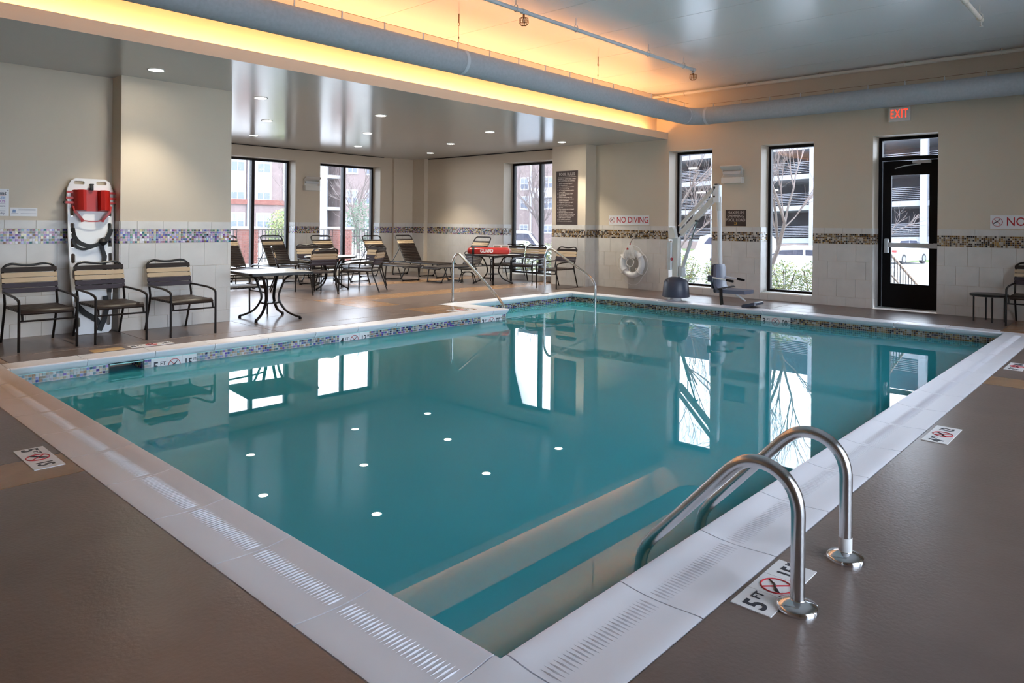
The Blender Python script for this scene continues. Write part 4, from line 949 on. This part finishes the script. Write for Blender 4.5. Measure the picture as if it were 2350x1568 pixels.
LEAF = mat('leaf_green', (.085, .135, .030), .6, noise=.35, nscale=9); LEAFY = mat('leaf_yellow', (.19, .205, .050), .6, noise=.3, nscale=9); LEAFD = mat('leaf_dark', (.04, .075, .038), .6, noise=.3, nscale=9)
b = MB(); b.add([(-30, 15.38, -.08), (13, 15.38, -.08), (30, 30, -.25), (60, 75, -.3), (-30, 75, -.1)], [(0, 1, 2, 3, 4)]); tag(b.build('lawn', BED, smooth=False), kind='structure')
b = MB(); b.add([(12.75, -40, -.12), (14.6, -40, -.16), (14.6, 16, -.16), (12.75, 16, -.12)], [(0, 1, 2, 3)]); tag(b.build('planting_bed', BED, smooth=False), kind='structure')
b = MB(); b.add([(14.6, -40, -.17), (19, -40, -.62), (19, 30, -.62), (14.6, 22, -.17)], [(0, 1, 2, 3)]); tag(b.build('bank', BED, smooth=False), kind='structure')
b = MB(); b.add([(19, -60, -.63), (58, -60, -1.22), (58, 90, -1.22), (19, 30, -.63)], [(0, 1, 2, 3)]); tag(b.build('parking_lot', ASPH, smooth=False), kind='structure')
b = MB(); b.add([(58, -60, -1.2), (64, -60, -1.0), (64, 90, -1.0), (58, 90, -1.2)], [(0, 1, 2, 3)]); tag(b.build('verge', GRASS, smooth=False), kind='structure')
b = MB(); b.add([(-40, -60, -.3), (12.4, -60, -.3), (12.4, -2.4, -.2), (-40, -2.4, -.2)], [(0, 1, 2, 3)]); tag(b.build('near_ground', PAVE, smooth=False), kind='structure')  # unseen ground, made pale to bounce daylight up to the ceiling

# parking garage across the lot
t = thing('parking_garage', 'open concrete parking garage with pale deck edges across the lot', 'building', (64, 24, -1.0))
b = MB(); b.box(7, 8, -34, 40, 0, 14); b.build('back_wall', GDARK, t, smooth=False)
for k, z in enumerate((1.0, 3.95, 6.75, 9.4)):
    Mr = Matrix.Translation((0, 0, z)) @ Matrix.Rotation(R(-1.9), 4, 'X')
    b = MB(); b.box(0, 7.5, -34, 40, -.18, .26, Mr); b.build('deck_edge', GCONC, t, smooth=False)
    for j in range(7):
        b = MB(); b.box(.05, .09, -34, 40, .42+j*.15, .45+j*.15, Mr); b.build('cable_rail', GCONC, t, smooth=False)
for y in (-27, -19, -9.9, -1.2, 8.2, 17, 26): b = MB(); b.box(-.25, .35, y-.26, y+.26, 0, 14); b.build('column', GCONC, t, smooth=False)
b = MB(); b.box(-.02, .05, -34, 40, 0, .75); b.build('base_wall', BRICKP, t, smooth=False)
for (y, z) in ((9.5, 5.55), (10.4, 8.0), (-6, 8.3), (2.2, 5.6)): b = MB(); b.box(.6, .7, y, y+.9, z, z+.14); b.build('light_fitting', mat('garage_tube_light', (1, 1, 1), .5, emit=(1, 1, .95), estr=4) if 'garage_tube_light' not in MATS else MATS['garage_tube_light'], t, smooth=False)

MATS['garage_tube_light'].cycles.emission_sampling = 'NONE'
# cars
def car(label, loc, rz, m, suv=True):
    t = thing('car', label, 'car', loc, rz, 'cars in the parking lot')
    h = 1.72 if suv else 1.42; L = 2.3
    side = [(-L, .42), (-L, .85), (-L+.10, 1.02), (-1.25, 1.08), (-.75, h-.03), (-.55, h), (1.55, h), (1.95, h-.10), (2.18, 1.05), (L, .95), (L, .42), (L-.05, .28), (-L+.05, .28)]
    if not suv: side = [(-L, .42), (-L, .72), (-L+.15, .86), (-1.15, .96), (-.45, h-.03), (-.2, h), (.85, h), (1.1, h-.05), (1.75, 1.02), (2.2, .96), (L, .80), (L, .42), (L-.05, .28), (-L+.05, .28)]
    b = MB(); n = len(side); v = []
    for y, k in ((-.90, 1), (-.82, 1.0), (.82, 1.0), (.90, 1)):
        for (x, z) in side:
            zz = z if abs(y) < .85 else min(z, 1.02) - .03; yy = y if z < 1.05 else y*.86
            v.append((x, yy, zz if zz > .2 else z))
    f = [(i*n+k, i*n+(k+1) % n, (i+1)*n+(k+1) % n, (i+1)*n+k) for i in range(3) for k in range(n)]+[tuple(range(n-1, -1, -1)), tuple(3*n+k for k in range(n))]
    b.add(v, f); body = b.build('car_body', m, t)
    for s in (-1, 1):
        gw = ([(-1.1, 1.08), (-.72, h-.12), (.30, h-.10), (.30, 1.08)], [(.38, 1.08), (.38, h-.10), (1.50, h-.12), (1.9, 1.12)]) if suv else ([(-1.0, .98), (-.4, h-.10), (.2, h-.09), (.2, .99)], [(.27, .99), (.27, h-.09), (.85, h-.12), (1.45, 1.02)])
        for g in gw:
            b = MB(); b.prism(g, .012, frame((0, s*.715 if s > 0 else s*.727, 0), (1, 0, 0), (0, 0, 1)).copy()); o = b.build('side_window', CARG, t, smooth=False); o.location = (0, s*.03, 0)
        for x in (-1.42, 1.40):
            b = MB(); b.lathe([(.16, -.11), (.34, -.10), (.36, -.06), (.36, .06), (.34, .10), (.16, .11)], 18, (x, s*.80, .36), Matrix.Rotation(R(90), 4, 'X')); wh = b.build('wheel', TYRE, t)
            b = MB(); b.lathe([(.20, -.125), (.20, .125)], 14, (x, s*.80, .36), Matrix.Rotation(R(90), 4, 'X')); b.build('hub', CARS, wh)
        b = MB(); b.box(L-.03, L+.02, min(s*.55, s*.85), max(s*.55, s*.85), .82, .98); b.build('tail_light', RED, t, smooth=False)
    ws = [(-1.30, 1.06), (-.78, h-.10)] if suv else [(-1.18, .95), (-.45, h-.08)]
    b = MB(); b.add([(ws[0][0]-.03, -.66, ws[0][1]), (ws[0][0]-.03, .66, ws[0][1]), (ws[1][0]-.03, .60, ws[1][1]), (ws[1][0]-.03, -.60, ws[1][1])], [(0, 1, 2, 3)]); b.build('windscreen', CARG, t, smooth=False)
car('white utility vehicle parked beyond the exit door stair rail', (54.6, 13.45, -1.18), R(168), CARW)
car('white van seen past the pool lift through the first window', (24.0, 15.0, -.75), R(92), CARW)
car('white saloon parked close outside the second window', (20.6, 7.15, -.66), R(97), CARW, False)
car('silver car behind the white saloon outside the second window', (29.5, 13.2, -.80), R(90), CARS)
car('pale car parked outside the far lounge window', (23.3, 21.4, -.72), R(128), CARW)

# stair rail outside the door
t = thing('stair_railing', 'bronze stair railing with thin balusters outside the glass door', 'railing', (12.9, 3.45, -.1))
rt = [(0, 0, 1.0), (.25, -.02, 1.0), (2.6, -.38, -.25), (2.7, -.40, -.32)]
b = MB(); b.tube(rt, .022, 8); b.build('handrail', WOODRAIL, t)
b = MB(); b.tube([(.0, 0, .78), (2.6, -.37, -.6)], .014, 8); b.build('lower_rail', WOODRAIL, t)
for k in range(22):
    x = .1+k*.115; z1 = 1.0 if x < .25 else 1.0-(x-.25)*1.25/2.35; b = MB(); b.tube([(x, -.15*x, z1), (x, -.15*x, z1-1.0)], .008, 6); b.build('baluster', FRAMEB, t)
for x in (.05, 2.6): b = MB(); b.box(x-.03, x+.03, -.15*x-.03, -.15*x+.03, -1.1 if x > 1 else 0, (1.0 if x < 1 else -.2)); b.build('post', FRAMEB, t, smooth=False)
b = MB(); b.box(12.76, 14.2, 2.2, 3.9, -.4, -.03); tag(b.build('door_landing', GCONC, smooth=False), 'pale concrete landing outside the exit door', 'landing')

# fence, piers behind the lounge windows
FY = 22.0
for (x0, x1, lab) in ((10.95, 11.50, 'brick pier of the garden fence seen in the left lounge window'), (14.58, 15.16, 'brick pier of the garden fence in the middle of the second lounge window'), (16.35, 16.95, 'brick pier of the garden fence at the right of the second lounge window')):
    t = thing('fence_pier', lab, 'pier', ((x0+x1)/2, FY+.28, -.1), 0, 'brick fence piers'); h = (x1-x0)/2
    b = MB(); b.box(-h, h, -h, h, 0, 1.14); b.build('core', STONE, t, smooth=False)
    for r_ in range(15):
        for c_ in range(-1, 3):
            for face in (0, 1):
                a0 = -h+c_*h*2/3+(h/3 if r_ % 2 else 0); a1 = a0+h*2/3-.012; a0, a1 = max(a0, -h), min(a1, h)
                if a1-a0 < .03: continue
                z0_ = r_*.076
                if face: slab(t, 'brick', a0, a1, -h-.012, -h+.02, z0_, z0_+.066, BRICK)
                else: slab(t, 'brick', -h-.012, -h+.02, a0, a1, z0_, z0_+.066, BRICK)
    b = MB(); b.bbox(-h-.07, h+.07, -h-.07, h+.07, 1.14, 1.23, .02); b.build('cap', STONE, t)
def fence_run(x0, x1, lab):
    t = thing('picket_fence', lab, 'fence', (x0, FY+.28, -.1), 0, 'black picket fence panels')
    for z in (.15, .86, 1.10): b = MB(); b.box(0, x1-x0, -.018, .018, z, z+.03); b.build('rail', FRAMEB, t, smooth=False)
    n = int((x1-x0)/.115)
    for k in range(n+1): slab(t, 'picket', k*(x1-x0)/n-.009, k*(x1-x0)/n+.009, -.009, .009, .03, 1.13, FRAMEB)
fence_run(8.9, 10.9, 'black picket fence panel left of the first brick pier'); fence_run(11.55, 14.52, 'black picket fence panel between the first and second brick piers'); fence_run(15.22, 16.30, 'black picket fence panel between the second and third brick piers')

# apartment buildings
def far_window(t, M, x0, x1, z0, z1, cols=2, rows=2, gl=GLASSL):
    f_ = MB(); f_.box(x0-.07, x1+.07, -.06, .02, z0-.07, z1+.07, M); w_ = f_.build('window', SIDING, t, smooth=False); gx = (x1-x0)/cols; gz = (z1-z0)/rows
    for i in range(cols):
        for j in range(rows): b = MB(); b.box(x0+i*gx+.035, x0+(i+1)*gx-.035, -.07, -.06, z0+j*gz+.03, z0+(j+1)*gz-.03, M); b.build('pane', gl if j else GLASSD, w_, smooth=False)
t = thing('apartment_block', 'white and brick apartment block behind the fence in the lounge windows', 'building', (21.0, 45, -.3))
b = MB(); b.box(-9, 5.6, 0, 8, 0, 3.0); b.build('brick_base', BRICKP, t, smooth=False)
b = MB(); b.box(-9, 5.6, .05, 8, 3.0, 7.0); b.build('wall', BRICKP, t, smooth=False)
b = MB(); b.box(-9, 5.6, -.12, .1, 2.72, 3.05); b.build('band', BRICK, t, smooth=False)
I4 = Matrix.Identity(4)
for x in (-6.5, -4.5, -2.4, -.45, .5, 2.35, 4.4):
    if x in (.5, 2.35, -2.4, -6.5, 4.4):
        b = MB(); b.box(x-.08, x+1.1, -.03, .06, 3.05, 7.0); b.build('white_bay', SIDING, t, smooth=False)
    if x == -.45 or x == -4.5: continue
    for (z0, z1) in ((1.15, 2.1), (3.06, 4.05), (4.9, 6.2)): far_window(t, I4, x+.05, x+.98, z0, z1)
b = MB(); b.tube([(1.75, -.1, 0), (1.75, -.1, 7)], .09, 8); b.build('downpipe', CARS, t)
t = thing('apartment_block', 'white apartment wing with balconies seen in the second lounge window', 'building', (29.3, 46, -.3))
b = MB(); b.box(-1.6, .2, 0, 6, 0, 7.6); b.box(.2, 1.25, 1.4, 6, 0, 7.6); b.build('wall', SIDING, t, smooth=False)
for z in (0, 2.6, 5.0):
    b = MB(); b.box(.2, 1.25, -.2, 1.4, z-.12, z+.12); bal = b.build('balcony_slab', SIDING, t, smooth=False)
    for k in range(9): b = MB(); b.box(.22+k*.125, .235+k*.125, -.18, -.165, z+.12, z+.95); b.build('baluster', FRAMEB, bal, smooth=False)
    b = MB(); b.box(.2, 1.25, -.2, -.15, z+.95, z+1.0); b.build('handrail', FRAMEB, bal, smooth=False)
    b = MB(); b.box(.35, .75, 1.35, 1.39, z+.12, z+2.0); b.build('balcony_door', GLASSD, t, smooth=False)
t = thing('apartment_block', 'red brick apartment wing right of the balconies in the second lounge window', 'building', (30.5, 45, -.3))
b = MB(); b.box(0, 9, 0, 6, 0, 7.3); b.build('wall', BRICKP, t, smooth=False)
for x in (.05, 1.75, 3.6, 5.5):
    for (z0, z1) in ((.9, 1.9), (3.0, 4.0), (5.3, 6.4)): far_window(t, I4, x, x+.85, z0, z1)
t = thing('apartment_block', 'brick apartment block seen through the far lounge window', 'building', (45, 40, -.9))
Mf = frame((0, 0, 0), (0, -1, 0), (1, 0, 0)) ; Mf = Matrix(((0, 1, 0, 0), (-1, 0, 0, 0), (0, 0, 1, 0), (0, 0, 0, 1)))
b = MB(); b.box(-.02, 3, -5.5, 14, 0, 7.4); b.build('wall', BRICKP, t, smooth=False)
for x in (-6.2, -2.6, -.45, 2.2):
    for (z0, z1) in ((1.5, 2.1), (3.5, 4.5), (5.15, 6.1)): far_window(t, Mf, x, x+.85, z0, z1)
b = MB(); b.tube([(-.1, -.75, 0), (-.1, -.75, 7.4)], .08, 8); b.build('downpipe', SIDING, t)
b = MB(); b.box(-.35, .1, -3.9, -1.0, 4.4, 5.2); b.build('pale_panel', SIDING, t, smooth=False)

# trees
def bare_tree(label, loc, h, seed, spread=.55, lean=(0, 0), depth=5, r0=.09):
    rnd = random.Random(seed); t = thing('bare_tree', label, 'tree', loc, 0, 'leafless trees outside'); tr = MB(); tw = MB()
    def grow(p, d, l, r, k):
        n = 3; pts = [p]; 
        for i in range(n):
            d = (d+V((rnd.uniform(-1, 1), rnd.uniform(-1, 1), rnd.uniform(-.3, .6)))*.13).normalized(); p = p+d*(l/n); pts.append(p)
        (tr if k >= depth-1 else tw).tube(pts, [r*(1-.38*i/n) for i in range(n+1)], 6 if k >= depth-1 else 4, cap=False)
        if k == 0: return
        for q in range(rnd.choice((2, 3, 3)) + (1 if k > 2 else 0)):
            a = rnd.uniform(0, 2*pi); s = spread*rnd.uniform(.6, 1.35)
            o = d.orthogonal().normalized(); o = Matrix.Rotation(a, 3, d) @ o
            grow(pts[rnd.choice((1, 2, 3))], (d*cos(s)+o*sin(s)+V((0, 0, .12))).normalized(), l*rnd.uniform(.6, .85), r*.55, k-1)
    grow(V((0, 0, 0)), V((lean[0], lean[1], 1)).normalized(), h*.30, r0, depth)
    tr.build('trunk', BARK, t); tag(tw.build('twigs', TWIG, t), kind='stuff')
bare_tree('leafless tree with long slanting boughs close outside the second window', (15.3, 6.62, -.3), 6.0, 3, .42, (.05, -.42), 6, .058)
bare_tree('leafless tree left of the pool lift outside the first window', (17.5, 10.15, -.5), 6.5, 11, .5, (.0, -.1), 6, .06)
bare_tree('leafless street tree in front of the brick block in the far lounge window', (28.5, 24.1, -.8), 7.5, 5, .5, (0, 0), 5, .12)
bare_tree('leafless tree in front of the white block in the left lounge window', (20.2, 34.0, -.2), 9, 8, .35, (0, 0), 5, .12)
bare_tree('leafless tree before the brick wing in the second lounge window', (19.0, 27.0, -.2), 6, 21, .5, (0, 0), 5, .09)
bare_tree('small leafless tree at the garage verge seen low in the door glass', (40.0, 11.3, -1.1), 5, 31, .6, (0, -.2), 4, .08)

def shrub(label, loc, rx, rz_, n, seed, mats, leaf=.06, stems=6):
    rnd = random.Random(seed); t = thing('shrub', label, 'shrub', loc, 0, 'green shrubs outside the windows')
    for m in mats:
        b = MB()
        for k in range(n//len(mats)):
            while True:
                p = V((rnd.uniform(-1, 1), rnd.uniform(-1, 1), rnd.uniform(-1, 1)))
                if .25 < p.length < 1: break
            c = V((p.x*rx, p.y*rx, rz_*(1.05+p.z*.95))); u = V((rnd.uniform(-1, 1), rnd.uniform(-1, 1), rnd.uniform(-1, 1))).normalized(); w_ = u.orthogonal().normalized()*leaf*.28; u = u*leaf*.5
            b.add([c-u, c+w_, c+u, c-w_], [(0, 1, 2, 3)])
        tag(b.build('leaves', m, t, smooth=False), kind='stuff')
    b = MB()
    for k in range(stems): a = 2*pi*k/stems+.3; b.tube([(0, 0, 0), (cos(a)*rx*.4, sin(a)*rx*.4, rz_*.8), (cos(a)*rx*.7, sin(a)*rx*.7, rz_*1.5)], .008, 5)
    tag(b.build('stems', BARK, t), kind='stuff')
shrub('tall green bush behind the picket fence in the left lounge window', (13.2, 23.2, -.1), .75, .95, 2600, 1, (LEAF, LEAFY), .10)
shrub('low shrub in front of the picket fence in the left lounge window', (11.6, 20.6, -.1), .5, .28, 700, 2, (LEAF, LEAFD), .08)
shrub('dark evergreen bush beside the brick wing in the second lounge window', (18.1, 25.4, -.1), 1.0, 1.2, 1500, 3, (LEAFD,), .12)
shrub('yellow-green shrub centred low outside the second pool-side window', (13.75, 5.43, -.14), .34, .40, 1000, 4, (LEAFY, LEAF), .055)
shrub('green shrub at the right edge outside the second pool-side window', (13.85, 4.93, -.14), .26, .40, 700, 5, (LEAF, LEAFY), .055)
shrub('yellow-green shrub behind the pool lift outside the first window', (13.9, 7.68, -.14), .36, .42, 1000, 6, (LEAFY, LEAF), .055)
shrub('green shrub right of the pool lift arm outside the first window', (14.0, 6.98, -.14), .32, .38, 900, 7, (LEAF, LEAFY), .055)
shrub('green shrub behind the two chairs outside the far lounge window', (13.6, 12.05, -.14), .33, .50, 1000, 8, (LEAF, LEAFY), .06)
shrub('leafy shrub behind the mullion outside the far lounge window', (13.7, 11.30, -.14), .38, .50, 1200, 9, (LEAFY, LEAF), .06)
